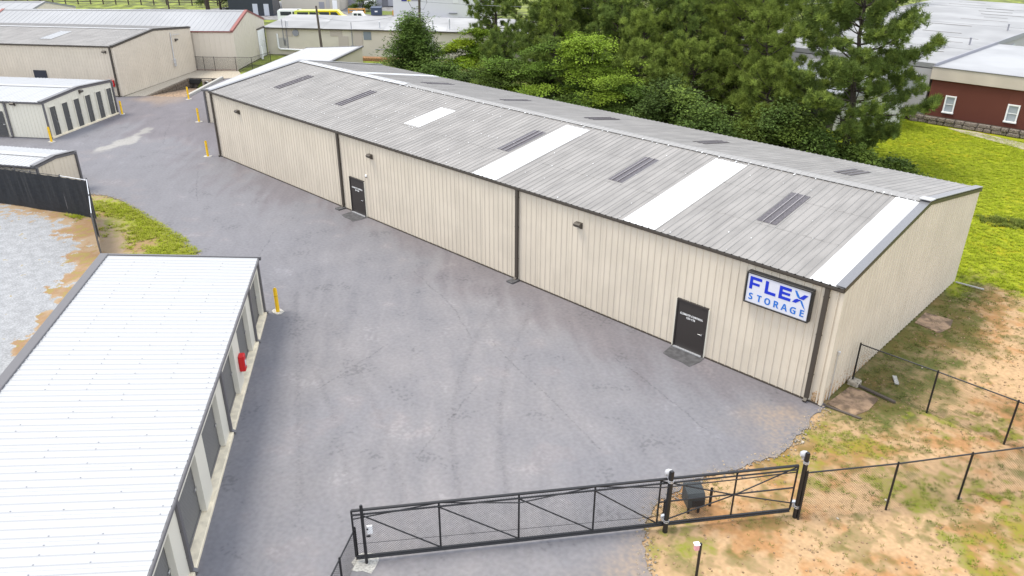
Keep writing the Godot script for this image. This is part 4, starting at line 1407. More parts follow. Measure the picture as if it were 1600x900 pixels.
func fences():
	# the sliding gate
	var turn := yaw_of(Vector2(0.6, -0.8))
	var g := thing("sliding_gate", "black chain link cantilever sliding gate across the asphalt drive", "gate", Vector3(-5.7, 0, 16.31), turn)
	var yb := 0.2
	var yt := 1.84
	var vs := [-0.28, 2.08, 4.31, 6.49, 8.42, 10.72, 12.6]
	var fr := Mb.new()
	fr.rod(Vector3(-0.28, yt, 0), Vector3(12.6, yt, 0), 0.042, 8)
	part("top_rail", fr, M.black, g)
	var fr2 := Mb.new()
	fr2.rod(Vector3(-0.28, yt - 0.13, 0.03), Vector3(12.6, yt - 0.13, 0.03), 0.026, 8)
	part("lower_top_rail", fr2, M.black, g)
	var fr3 := Mb.new()
	fr3.rod(Vector3(-0.28, yb, 0), Vector3(12.6, yb, 0), 0.034, 8)
	part("bottom_rail", fr3, M.black, g)
	var fr4 := Mb.new()
	fr4.rod(Vector3(-0.28, yb - 0.085, 0.0), Vector3(12.6, yb - 0.085, 0.0), 0.03, 8)
	part("bottom_rail", fr4, M.black, g)
	for x in vs:
		var b := Mb.new()
		b.rod(Vector3(x, yb, 0), Vector3(x, yt, 0), 0.028, 8)
		part("upright", b, M.black, g)
	for k in 4:
		var b := Mb.new()
		b.rod(Vector3(vs[k] + (0.25 if k == 0 else 0.0), yt - 0.16, 0.02), Vector3(vs[k + 1], yb + 0.03, 0.02), 0.021, 8)
		part("diagonal_brace", b, M.black, g)
	for e in [[vs[4], yt - 0.05, vs[6], 0.45], [vs[4], yb + 0.05, vs[6], yt - 0.02]]:
		var b := Mb.new()
		b.rod(Vector3(e[0], e[1], 0.02), Vector3(vs[5], 1.0, 0.02), 0.021, 8)
		b.rod(Vector3(vs[5], 1.0, 0.02), Vector3(e[2], e[3], 0.02), 0.021, 8)
		part("diagonal_brace", b, M.black, g)
	var mr := Mb.new()
	mr.rod(Vector3(vs[4], 1.0, 0.0), Vector3(vs[6], 1.02, 0.0), 0.024, 8)
	part("middle_rail", mr, M.black, g)
	# truss rods that keep the gate straight, held off by struts
	var tr := Mb.new()
	tr.tube(PackedVector3Array([Vector3(-0.28, 1.56, 0.02), Vector3(2.08, 1.80, -0.02), Vector3(4.31, 1.70, 0.20), Vector3(6.49, 1.80, -0.02), Vector3(8.42, 1.68, 0.16), Vector3(10.72, 1.66, 0.12), Vector3(12.6, 1.62, 0.02)]), PackedFloat32Array([0.018, 0.018, 0.018, 0.018, 0.018, 0.018, 0.018]), 8)
	part("truss_rod", tr, M.black, g)
	var cb := Mb.new()
	cb.rod(Vector3(-0.2, 0.68, 0.03), Vector3(8.4, 0.50, 0.03), 0.007, 5)
	part("cable", cb, M.wire, g)
	for k in 5:
		var x0: float = vs[k]
		var x1: float = vs[k + 1]
		if k == 4: x1 = x0 + 1.5
		var m := stuff(part("chain_link", link_mesh(x1 - x0, yb, yt - 0.1, 0.076, 0.0026), M.wire, g))
		m.position = Vector3(x0, 0, -0.02)
	# posts with their rollers
	var post := func(called: String, label: String, lx: float, lz: float, h: float, r: float, rollers: bool):
		var t := thing(called, label, "gate post", g.transform * Vector3(lx, 0, lz), turn)
		var b := Mb.new()
		b.tube(PackedVector3Array([Vector3(0, -0.05, 0), Vector3(0, h - 0.03, 0), Vector3(0, h, 0)]), PackedFloat32Array([r, r, r * 0.7]), 14)
		part("post", b, M.black, t)
		if rollers:
			var w := Mb.new()
			w.tube(PackedVector3Array([Vector3(-0.14, h - 0.15, -0.13), Vector3(-0.11, h - 0.15, -0.13), Vector3(-0.03, h - 0.15, -0.13), Vector3(0.05, h - 0.15, -0.13), Vector3(0.08, h - 0.15, -0.13)]), PackedFloat32Array([0.05, 0.095, 0.112, 0.095, 0.05]), 14)
			w.cbox(Vector3(-0.03, h - 0.24, -0.10), Vector3(0.12, 0.14, 0.10), 0.02)
			part("roller_cover", w, mat(0.42, 0.42, 0.44, 0.4), t)
			for y in [h - 0.32, h - 0.37, 0.42, 0.36]:
				var ring := Mb.new()
				ring.rod(Vector3(0, y - 0.012, 0), Vector3(0, y + 0.012, 0), r + 0.012, 14)
				part("band", ring, M.galv, t)
			var w2 := Mb.new()
			w2.cbox(Vector3(-0.03, 0.38, -0.14), Vector3(0.16, 0.2, 0.16), 0.03)
			part("guide_roller", w2, M.galv, t)
	post.call("gate_post", "black gate latch post on a white painted footing, nearest the storage row", 0.0, 0.09, 2.08, 0.045, false)
	post.call("gate_post", "tall black gate post with a white roller at the edge of the asphalt", 8.66, 0.12, 2.2, 0.075, true)
	post.call("gate_post", "tallest black gate post with a white roller standing in the clay", 12.74, 0.12, 2.38, 0.07, true)
	var ref := thing("gate_reflector", "small white box fixed to the latch end of the sliding gate", "box", g.transform * Vector3(0.16, 1.08, -0.05), turn)
	var rf := Mb.new()
	rf.cbox(Vector3.ZERO, Vector3(0.16, 0.28, 0.06), 0.01)
	part("box_body", rf, M.white, ref)
	var rf2 := Mb.new()
	rf2.cbox(Vector3(-0.06, 0.05, 0.04), Vector3(0.05, 0.05, 0.04), 0.008)
	rf2.cbox(Vector3(-0.05, -0.2, 0.04), Vector3(0.12, 0.05, 0.05), 0.008)
	part("latch", rf2, M.black, ref)
	# white painted footing
	var pad := Mb.new()
	pad.slab(poly2([[-6.02, 16.22], [-5.72, 15.95], [-5.48, 16.05], [-5.33, 16.28], [-5.22, 16.52], [-5.48, 16.62], [-5.55, 16.74], [-5.72, 16.82], [-5.78, 16.68], [-5.95, 16.66], [-6.0, 16.5], [-6.08, 16.42]]), 0.012, 0.01)
	tag(part("concrete_footing", pad, M.pale_concrete), "whitish concrete footing under the gate latch post", "footing")
	chain_fence("short_fence", "short black chain link fence running off the gate latch post", [Vector3(-5.94, 0, 16.44), Vector3(-5.3, 0, 17.37), Vector3(-4.35, 0, 18.75), Vector3(-3.4, 0, 20.1)], 1.1, 0.072, 0.032, 0.003)
	chain_fence("yard_fence", "black chain link fence from the gate across the clay, nearer of two", [Vector3(2.15, -0.03, 6.21), Vector3(3.88, -0.03, 3.92), Vector3(5.31, -0.03, 1.86), Vector3(6.8, -0.03, -0.25), Vector3(8.25, -0.03, -2.3), Vector3(9.8, -0.03, -4.5)], 1.76, 0.075, 0.034, 0.0027)
	chain_fence("corner_fence", "black chain link fence starting at the long building's gable, farther of two", [Vector3(0.2, -0.03, -2.38), Vector3(2.97, -0.03, -2.35), Vector3(5.53, -0.03, -2.26), Vector3(8.1, -0.03, -2.2)], 1.76, 0.075, 0.034, 0.0027)
	# the black screened fence on the left
	var pts := [Vector3(-49.5, -0.02, 16.2), Vector3(-46.45, -0.02, 14.74), Vector3(-44.67, -0.02, 13.85), Vector3(-43.4, -0.02, 13.35), Vector3(-41.4, -0.02, 12.35), Vector3(-39.37, -0.02, 11.53), Vector3(-36.2, -0.02, 12.5), Vector3(-33.0, -0.02, 13.5)]
	var t := thing("screened_fence", "tall chain link fence hung with black screen cloth beside the gravel lot", "fence", pts[0])
	var rng := RandomNumberGenerator.new()
	rng.seed = 31
	for k in pts.size():
		var p: Vector3 = pts[k] - pts[0]
		var hh := 2.38 if k < 5 else 2.42
		var b := Mb.new()
		b.tube(PackedVector3Array([p, p + Vector3.UP * (hh + 0.06), p + Vector3.UP * (hh + 0.1)]), PackedFloat32Array([0.04, 0.04, 0.02]), 10)
		part("post", b, M.trim_grey, t)
		if k == pts.size() - 1: continue
		var q: Vector3 = pts[k + 1] - pts[0]
		var r := Mb.new()
		r.rod(p + Vector3.UP * hh, q + Vector3.UP * hh, 0.022, 8)
		part("top_rail", r, M.galv if k >= 4 else M.black, t)
		# the cloth sags between its ties and billows a little
		var cl := Mb.new()
		var n := 14
		var rows := 7
		var side := (q - p).normalized().cross(Vector3.UP)
		var ph := rng.randf() * 6.0
		var pt := func(u: float, v: float) -> Vector3:
			var sag := 0.05 * absf(sin(u * PI * 3.0)) * v
			var wave := 0.035 * sin(u * 9.0 + ph + v * 2.0) + 0.02 * sin(u * 23.0 + v * 5.0 + ph)
			return p.lerp(q, u) + Vector3.UP * lerpf(0.04, hh - 0.02 - sag, v) + side * (0.05 + wave * sin(v * PI))
		for i in n:
			for j in rows:
				cl.quad(pt.call(float(i) / n, float(j) / rows), pt.call(float(i + 1) / n, float(j) / rows), pt.call(float(i + 1) / n, float(j + 1) / rows), pt.call(float(i) / n, float(j + 1) / rows))
		part("screen_cloth", cl, M.screen, t)

# ---------------------------------------------------------------- small things on the ground
func small_things():
	# yellow bollards
	var proto: Node3D = null
	var spots := [[-20.94, 10.19, "yellow bollard by the far corner of the near storage row"], [-47.12, 0.75, "yellow bollard beside the far front corner of the long building"], [-57.9, -3.7, "yellow bollard by the corner of the narrow white roofed row"], [-67.45, -7.2, "yellow bollard at the end of the pale kerb wall of the dock"], [-65.55, -0.1, "yellow bollard at the back end of the six-door storage block"], [-59.8, 7.6, "yellow bollard at the front corner of the six-door storage block"]]
	for s in spots:
		var at := Vector3(s[0], 0.0, s[1])
		if proto:
			copy(proto, at, spots.find(s) * 0.7, s[2])
			continue
		proto = thing("bollard", s[2], "bollard", at, 0.0, "yellow bollards around the yard")
		var b := Mb.new()
		b.tube(PackedVector3Array([Vector3(0, 0, 0), Vector3(0, 1.14, 0), Vector3(0, 1.19, 0), Vector3(0, 1.21, 0)]), PackedFloat32Array([0.085, 0.085, 0.06, 0.02]), 14)
		part("post", b, M.yellow, proto)
		var r := Mb.new()
		r.rod(Vector3(0, 0.80, 0), Vector3(0, 0.84, 0), 0.092, 14)
		part("band", r, mat(0.55, 0.33, 0.01, 0.5), proto)
		var p := Mb.new()
		p.slab(poly2([[-0.3, -0.17], [-0.1, -0.22], [0.22, -0.2], [0.3, 0.02], [0.24, 0.2], [-0.05, 0.22], [-0.24, 0.18], [-0.33, 0.05]]), 0.02, 0.02)
		part("footing", p, M.pale_concrete, proto)
	# asphalt aprons in front of the two doors
	for e in [[-6.35, "dark asphalt apron in front of the brown door beside the sign"], [-29.5, "dark sloped apron in front of the middle brown door"]]:
		var b := Mb.new()
		var x: float = e[0]
		b.slab(poly2([[x - 0.08, 0.08], [x + 0.02, 0.9], [x + 0.4, 1.0], [x + 1.0, 1.0], [x + 1.4, 1.08], [x + 1.52, 0.5], [x + 1.5, 0.1]]), 0.014, 0.012)
		tag(part("door_apron", b, M.patch), e[1], "apron", "dark door aprons")
	# splash blocks under the far downspouts
	for e in [[-15.58, "dark splash block under the middle downspout of the long building"], [-30.45, "dark splash block under the downspout left of the middle door"]]:
		var b := Mb.new()
		b.cbox(Vector3(0, 0.04, 0.32), Vector3(0.42, 0.09, 0.55), 0.02)
		var o := tag(part("splash_block", b, M.patch), e[1], "splash block", "splash blocks of the long building")
		o.position = Vector3(e[0], 0, 0)
	# clay pads where the roof drains at the gable
	var s1 := Mb.new()
	s1.slab(poly2([[0.12, -0.35], [1.15, -0.22], [1.4, -1.0], [1.38, -2.0], [0.8, -2.12], [0.25, -2.05]]), 0.0, 0.06)
	tag(part("muddy_slab", s1, M.mud_slab), "muddy concrete slab at the foot of the gable by the near corner", "slab")
	var s2 := Mb.new()
	s2.slab(poly2([[0.15, -9.3], [1.25, -9.05], [1.45, -9.9], [1.3, -10.75], [0.15, -10.65]]), 0.0, 0.06)
	tag(part("muddy_slab", s2, M.mud_slab), "muddy concrete slab halfway along the gable wall in the grass", "slab")
	var tm := Mb.new()
	tm.cbox(Vector3.ZERO, Vector3(1.75, 0.09, 0.11), 0.015, Basis(Vector3.UP, -0.12))
	var tmo := tag(part("timber_edge", tm, M.pole), "weathered timber edging beyond the muddy slab at the fence post", "timber")
	tmo.position = Vector3(1.05, 0.03, -2.25)
	var tm2 := Mb.new()
	tm2.cbox(Vector3.ZERO, Vector3(1.35, 0.07, 0.09), 0.015, Basis(Vector3.UP, 0.08))
	var tmo2 := tag(part("timber_edge", tm2, M.pole), "thin timber edging on the near side of the muddy slab by the building corner", "timber")
	tmo2.position = Vector3(0.75, 0.0, -0.2)
	var ft := Mb.new()
	ft.cbox(Vector3.ZERO, Vector3(0.42, 0.3, 0.4), 0.04)
	var fto := tag(part("concrete_footing", ft, M.concrete), "grey concrete footing of the first corner fence post", "footing")
	fto.position = Vector3(0.28, 0.02, -2.4)
	var pl := Mb.new()
	pl.cbox(Vector3.ZERO, Vector3(0.16, 0.05, 0.62), 0.01, Basis(Vector3.UP, 0.5))
	var plo := tag(part("plank_offcut", pl, M.pale_concrete), "pale plank offcut lying in the dark grass behind the corner fence", "plank")
	plo.position = Vector3(1.35, 0.02, -3.75)
	var pv := Mb.new()
	pv.rod(Vector3(0.1, 0.06, -15.0), Vector3(1.35, 0.04, -15.1), 0.045, 8)
	tag(part("drain_pipe", pv, M.pale_concrete), "pale drain pipe on the grass at the far gable corner", "pipe")
	# stray bits of concrete and litter on the clay
	var bits := [[0.55, 2.55, 0.11, "whitish stone by the asphalt edge near the building corner"], [3.72, 3.5, 0.08, "white scrap beside the second post of the nearer fence"], [3.0, 5.35, 0.07, "pale pebble at the foot of the nearer fence"], [5.35, 1.75, 0.06, "small white stone at the third post of the nearer fence"], [1.75, -5.5, 0.07, "pale stone in the grass along the gable"]]
	for e in bits:
		var b := Mb.new()
		b.cbox(Vector3(0, e[2] * 0.22, 0), Vector3(e[2] * 1.3, e[2] * 0.5, e[2] * 0.8), e[2] * 0.15, Basis(Vector3.UP, e[0] * 3.0))
		var o := tag(part("stone", b, M.concrete), e[3], "stone")
		o.position = Vector3(e[0], -0.03, e[1])
	# gate operator box on two legs, sloping lid
	var turn := yaw_of(Vector2(0.6, -0.8))
	var g := thing("gate_operator", "dark green grey operator box on short legs behind the sliding gate", "gate operator", Vector3(-0.34, -0.02, 8.12), turn)
	for x in [-0.16, 0.16]:
		var b := Mb.new()
		b.cbox(Vector3(x, 0.15, 0.1), Vector3(0.07, 0.36, 0.07), 0.01)
		part("leg", b, M.black, g)
	var bx := Mb.new()
	bx.prism(Vector3(-0.27, 0.32, 0.0), Vector3.BACK, Vector3.UP, Vector3.RIGHT, poly2([[-0.25, 0.0], [0.25, 0.0], [0.25, 0.34], [0.16, 0.46], [-0.25, 0.56]]), 0.54)
	part("housing", bx, M.utility, g)
	var dr := Mb.new()
	dr.cbox(Vector3(0.05, 0.48, 0.255), Vector3(0.36, 0.24, 0.02), 0.006)
	part("panel", dr, M.black, g)
	for e in [[-0.95, 0.15, 0.62, "short black stub post between gate post and operator box"], [0.62, -0.12, 0.66, "short black stub post on the far side of the operator box"]]:
		var b := Mb.new()
		b.tube(PackedVector3Array([Vector3(0, -0.05, 0), Vector3(0, e[2], 0), Vector3(0, e[2] + 0.03, 0)]), PackedFloat32Array([0.045, 0.045, 0.02]), 10)
		var o := tag(part("stub_post", b, M.black), e[3], "post", "stub posts by the gate operator")
		o.position = g.transform * Vector3(e[0], 0, e[1])
	# keypad post
	var k := thing("keypad_post", "short black post with a small pinkish white box near the bottom edge", "post", Vector3(1.19, -0.03, 10.3), turn)
	var kb := Mb.new()
	kb.tube(PackedVector3Array([Vector3(0, 0, 0), Vector3(0, 1.2, 0), Vector3(0, 1.22, 0)]), PackedFloat32Array([0.04, 0.04, 0.03]), 12)
	part("post", kb, M.black, k)
	var kk := Mb.new()
	kk.cbox(Vector3(-0.11, 1.1, 0.0), Vector3(0.13, 0.18, 0.12), 0.015)
	part("keypad", kk, mat(0.62, 0.30, 0.32, 0.5), k)
	var kt := Mb.new()
	kt.cbox(Vector3(-0.115, 1.215, 0.0), Vector3(0.16, 0.03, 0.15), 0.01)
	part("hood", kt, M.white, k)

# ---------------------------------------------------------------- buildings beyond
func back_buildings():
	var turn := yaw_of(Vector2(0.72, -0.69))
	var far := [M.roof_pale]
	var d := gable_building("red_trim_warehouse", "beige metal warehouse with pale roof and red trim behind the dock", Vector3(-78.6, 0, -18.3), turn, 29.5, 11.8, 4.4, 6.0, 0.6, far, M.red_trim, [M.wall_far], {"over": 0.1})
	var dr := Mb.new()
	for k in 14: dr.cbox(Vector3(0.05, 0.13 + k * 0.235, -9.9), Vector3(0.05, 0.225, 2.7), 0.015)
	part("roll_up_door", dr, M.white, d, "white roll-up door")
	var fr := Mb.new()
	fr.box(Vector3(0.06, 1.7, -11.35), Vector3(0.12, 3.5, 0.2))
	fr.box(Vector3(0.06, 3.48, -9.9), Vector3(0.12, 0.14, 2.9))
	part("door_frame", fr, M.brown, d)
	var pb := thing("white_post", "short white post beside the red trim warehouse's roll-up door", "post", d.transform * Vector3(0.5, 0, -7.9), turn)
	var pbm := Mb.new()
	pbm.tube(PackedVector3Array([Vector3.ZERO, Vector3(0, 1.5, 0), Vector3(0, 1.55, 0)]), PackedFloat32Array([0.14, 0.14, 0.08]), 10)
	part("post", pbm, M.white, pb)
	gable_building("pale_warehouse", "pale roofed building cut off by the top left corner of the view", Vector3(-106.5, 0, -4.0), turn, 20.0, 14.0, 4.6, 5.9, 1.2, far, M.roof_pale, [M.wall_far], {})
	# the long low building
	var tt := yaw_of(Vector2(0.81, -0.586))
	var L := 40.0
	var e := thing("long_low_building", "long low beige building with patched pale roof behind the yard", "building", Vector3(-86.7 + 0.81 * L, 0, -26.85 - 0.586 * L), tt)
	var wl := Mb.new()
	wl.box(Vector3(-L * 0.5, 1.68, -4.5), Vector3(L, 3.36, 9.0))
	part("wall", wl, mat(0.64, 0.58, 0.49, 0.8, mottle(0.008, 0.92, 93, 4), Vector3(0.05, 0.05, 0.05)), e)
	var rf := node("roof", e)
	var rng := RandomNumberGenerator.new()
	rng.seed = 8
	# roofing laid in overlapping strips of unlike age
	var tones := []
	for k in 4:
		var v: float = [0.27, 0.32, 0.29, 0.36][k]
		tones.append(mat(v, v * 0.995, v * 1.01, 0.7, mottle(0.008, 0.88, 95 + k, 4), Vector3(0.03, 0.03, 0.03)))
	for k in 10:
		for j in 2:
			var b := Mb.new()
			var skew := 0.8
			var y0 := 3.38 + j * 0.28 + (k % 2) * 0.02
			var z0 := 0.35 - j * 4.7
			var x0 := -L - 0.3 + k * 4.03 - (j * skew if k > 0 else 0.0)
			b.quad(Vector3(x0, y0, z0), Vector3(x0 + 4.05 - (j * skew if k == 0 else 0.0), y0, z0), Vector3(x0 + 4.05 - skew - (j * skew if k == 0 else 0.0), y0 + 0.28, z0 - 4.75), Vector3(x0 - (skew if k > 0 else 0.0), y0 + 0.28, z0 - 4.75))
			part("roofing_strip", b, tones[rng.randi() % 4], rf)
	var fa := Mb.new()
	fa.box(Vector3(-L * 0.5, 3.3, 0.33), Vector3(L + 0.3, 0.13, 0.06))
	part("fascia", fa, M.brown, e)
	var put := func(called: String, s: float, y: float, w: float, h: float, m: Material):
		var b := Mb.new()
		b.cbox(Vector3(-L + s, y, 0.03), Vector3(w, h, 0.06), 0.01)
		part(called, b, m, e)
	var tan := mat(0.46, 0.40, 0.35, 0.8)
	put.call("wall_panel", 3.1, 2.75, 1.0, 0.9, tan)
	put.call("wall_panel", 9.5, 2.85, 1.6, 0.8, tan)
	put.call("wall_panel", 10.4, 1.8, 1.3, 1.3, tan)
	put.call("wall_panel", 12.4, 2.3, 1.1, 2.0, tan)
	put.call("wall_panel", 2.3, 1.4, 1.3, 1.4, mat(0.42, 0.40, 0.37, 0.8))
	put.call("window", 13.6, 2.6, 1.0, 1.0, mat(0.20, 0.23, 0.26, 0.2))
	put.call("meter_box", 2.5, 1.5, 0.3, 0.8, M.far_grey)
	put.call("meter_box", 11.7, 1.1, 0.8, 0.5, M.far_grey)
	put.call("door", 21.5, 1.6, 1.6, 2.2, mat(0.45, 0.42, 0.40, 0.7))
	put.call("sill_strip", 15.8, 0.95, 2.6, 0.08, M.far_grey)
	var fan := Mb.new()
	fan.rod(Vector3(-L + 4.1, 2.75, 0.0), Vector3(-L + 4.1, 2.75, 0.14), 0.42, 16)
	part("exhaust_fan", fan, M.far_grey, e)
	var pp := Mb.new()
	pp.tube(PackedVector3Array([Vector3(-L + 1.6, 2.6, 0.16), Vector3(-L + 1.6, 0.9, 0.16), Vector3(-L + 1.9, 0.7, 0.16), Vector3(-L + 5.5, 0.65, 0.16)]), PackedFloat32Array([0.12, 0.12, 0.12, 0.12]), 10)
	part("white_pipe", pp, M.white, e)
	for s in [[2.4, 1.8, 4.4], [2.9, 0.8, 4.2], [11.6, 1.2, 4.2]]:
		var b := Mb.new()
		b.rod(Vector3(-L + s[0], s[1], 0.12), Vector3(-L + s[0], s[2], 0.12), 0.05, 6)
		part("conduit", b, M.far_grey, e)
	for s in [[2.8, -0.6, 0.6], [15.0, -0.9, 0.7], [22.0, -0.6, 1.1], [24.0, -1.2, 1.2]]:
		var b := Mb.new()
		b.tube(PackedVector3Array([Vector3(-L + s[0], 3.3, s[1]), Vector3(-L + s[0], 3.45 + s[2], s[1]), Vector3(-L + s[0], 3.5 + s[2], s[1])]), PackedFloat32Array([0.09, 0.09, 0.14]), 8)
		part("roof_vent", b, M.galv, e)
	var cl := Mb.new()
	cl.box(Vector3(-L + 17.0, 0.15, 2.2), Vector3(7.5, 0.36, 1.2))
	tag(part("clay_bank", cl, mat(0.38, 0.20, 0.09, 0.95, mottle(0.03, 0.6, 97, 5), Vector3(0.4, 0.4, 0.4))), "orange clay bank at the foot of the long low building", "bank").transform = e.transform
	# the white building with small signs
	var wb := thing("white_block_building", "white painted building with small coloured wall signs beyond the low building", "building", Vector3(-94.5, 0, -76.0), turn)
	var ww := Mb.new()
	ww.box(Vector3(-9.0, 1.9, -5.0), Vector3(18.2, 3.8, 10.0))
	part("wall", ww, mat(0.60, 0.59, 0.61, 0.7), wb)
	var wr := Mb.new()
	wr.prism(Vector3(-18.4, 3.8, 0.4), Vector3.BACK, Vector3.UP, Vector3.RIGHT, poly2([[0, 0], [0, 0.15], [-5.4, 1.3], [-10.8, 0.15], [-10.8, 0]]), 18.8)
	part("roof", wr, mat(0.72, 0.72, 0.74, 0.6), wb)
	var s1 := Mb.new()
	s1.cbox(Vector3(-16.1, 3.0, 0.04), Vector3(0.95, 0.55, 0.08), 0.02)
	part("sign_panel", s1, mat(0.02, 0.03, 0.20, 0.5), wb)
	var s2 := Mb.new()
	s2.cbox(Vector3(-15.25, 3.0, 0.04), Vector3(0.6, 0.55, 0.08), 0.02)
	part("sign_panel", s2, mat(0.6, 0.55, 0.05, 0.5), wb)
	for y in [3.14, 2.86]:
		var s3 := Mb.new()
		s3.cbox(Vector3(-13.95, y, 0.03), Vector3(1.7, 0.17, 0.06), 0.02)
		part("sign_line", s3, M.far_grey, wb)
	var s4 := Mb.new()
	s4.cbox(Vector3(-7.5, 0.75, 0.1), Vector3(1.5, 0.2, 0.2), 0.03)
	part("vent", s4, M.far_grey, wb)
	var s5 := Mb.new()
	s5.cbox(Vector3(-7.0, 2.9, 0.03), Vector3(1.0, 0.9, 0.06), 0.02)
	part("shutter", s5, mat(0.66, 0.65, 0.66, 0.7), wb)
	# beyond the vans
	var be := thing("beige_shop", "plain beige building behind the parked vans at the top edge", "building", Vector3(-122.8, 0, -62.5), turn)
	var bw := Mb.new()
	bw.box(Vector3(-5.5, 2.0, -4.0), Vector3(11.0, 4.0, 8.0))
	part("wall", bw, M.far_wall, be)
	var br := Mb.new()
	br.prism(Vector3(-11.4, 4.0, 0.5), Vector3.BACK, Vector3.UP, Vector3.RIGHT, poly2([[0, 0], [0, 0.15], [-4.5, 1.2], [-9, 0.15], [-9, 0]]), 11.8)
	part("roof", br, M.far_wall, be)
	for s in [[-3.4, 1.0, 1.5, M.far_grey], [-0.9, 0.9, 1.8, M.white], [-2.2, 0.7, 1.9, mat(0.4, 0.38, 0.36, 0.7)]]:
		var b := Mb.new()
		b.cbox(Vector3(s[0], s[2] * 0.5 + 0.1, 0.04), Vector3(s[1], s[2], 0.08), 0.02)
		part("door", b, s[3], be)
	var gs := thing("grey_shop", "long blue grey building with open bays at the top edge", "building", Vector3(-116.0, 0, -80.5), turn)
	var gw := Mb.new()
	gw.box(Vector3(-9.5, 1.4, -5.0), Vector3(19.0, 2.8, 9.0))
	part("wall", gw, M.far_grey, gs)
	var gr := Mb.new()
	gr.prism(Vector3(-19.6, 2.8, 0.8), Vector3.BACK, Vector3.UP, Vector3.RIGHT, poly2([[0, 0], [0, 0.3], [-5.5, 2.6], [-11, 0.3], [-11, 0]]), 20.2)
	part("roof", gr, mat(0.46, 0.40, 0.37, 0.7), gs)
	for k in 4:
		var b := Mb.new()
		b.cbox(Vector3(-17.0 + k * 4.6, 1.2, 0.03), Vector3(3.4, 2.2, 0.06), 0.02)
		part("bay_door", b, mat(0.36, 0.36, 0.40, 0.6), gs)

	var dk := thing("dark_shed", "small dark shed with pale door at the forest edge, top edge", "shed", Vector3(-124.5, 0, -49.5), turn)
	var db := Mb.new()
	db.box(Vector3(-4.0, 1.4, -2.0), Vector3(8.0, 2.8, 4.0))
	part("wall", db, M.car_dark, dk)
	for x in [-3.2, -1.2]:
		var q := Mb.new()
		q.cbox(Vector3(x, 1.0, 0.04), Vector3(0.9, 2.0, 0.08), 0.02)
		part("door", q, mat(0.45, 0.47, 0.52, 0.6), dk)
	# utility poles and their lines
	utility_pole("weathered utility pole in front of the low building's left half", Vector3(-78.5, 0, -29.8), 6.3, Vector3(-0.4, 0, 0), false)
	utility_pole("tall utility pole with grey transformers beside the bushy green tree", Vector3(-67.03, 0, -36.19), 11.5, Vector3(0.5, 0, 0), true)
	utility_pole("thin far utility pole at the field fence", Vector3(-143.95, 0, -38.98), 6.0, Vector3.ZERO, false)
	utility_pole("thin far utility pole at the top left corner of the field", Vector3(-175.8, 0, -22.2), 6.0, Vector3.ZERO, false)
	for l in [[Vector3(-67.0, 9.0, -36.2), Vector3(-20.0, 11.5, -60.0), "power line crossing in front of the pines, upper one"], [Vector3(-67.0, 7.2, -36.2), Vector3(-20.0, 9.2, -60.0), "power line crossing in front of the pines, lower one"], [Vector3(-67.0, 6.4, -36.2), Vector3(-78.6, 5.0, -29.8), "power line sagging between the two utility poles"]]:
		var pts := PackedVector3Array()
		var rr := PackedFloat32Array()
		for k in 17:
			var u := k / 16.0
			pts.append(l[0].lerp(l[1], u) - Vector3.UP * 4.0 * u * (1 - u) * 0.9)
			rr.append(0.022)
		var b := Mb.new()
		b.tube(pts, rr, 5)
		tag(part("power_line", b, M.far_grey), l[2], "power line")
	# the paddock fence
	var pf := thing("paddock_fence", "long wooden post and rail fence across the green field", "fence", Vector3(-186, 0, -18))
	var a := Vector3(-186, 0, -18)
	var z := Vector3(-144, 0, -54)
	var n := 22
	for k in n:
		var b := Mb.new()
		b.box((z - a) * (float(k) / (n - 1)) + Vector3(0, 0.75, 0), Vector3(0.2, 1.6, 0.2))
		part("post", b, M.pole, pf)
	for y in [0.5, 0.95, 1.4]:
		var b := Mb.new()
		beam(b, Vector3(0, y, 0), z - a + Vector3(0, y, 0), 0.08, 0.12)
		part("rail", b, M.pole, pf)
	var bm := Mb.new()
	bm.slab(poly2([[-150, -27.5], [-153, -30.5], [-152.5, -36], [-150, -40], [-143, -44.5], [-140.5, -43.5], [-146, -39], [-149, -34]]), 0.02, 0.1)
	tag(part("dark_soil", bm, mat(0.055, 0.05, 0.03, 0.95, mottle(0.03, 0.5, 98, 5), Vector3(0.2, 0.2, 0.2))), "curved bank of dark soil at the edge of the field", "soil bank")
	var lot := Mb.new()
	lot.slab(poly2([[-140, -36], [-120, -46], [-106, -58], [-98, -68], [-120, -92], [-150, -72]]), -0.03, 0.02)
	setting(part("car_park_road", lot, mat(0.24, 0.235, 0.235, 0.9, mottle(0.02, 0.75, 99, 5), Vector3(0.08, 0.08, 0.08))), "paved lot with parked vans beyond the low building")
	var gg := Mb.new()
	gg.slab(poly2([[-119.8, -63.0], [-113.2, -63.2], [-110.6, -66.5], [-114.5, -69.5], [-121, -67.5]]), -0.01, 0.02)
	tag(part("grass_island", gg, mat(0.17, 0.22, 0.03, 0.95, mottle(0.03, 0.6, 100, 5), Vector3(0.3, 0.3, 0.3))), "green grass island by the blue bin in the far lot", "grass")

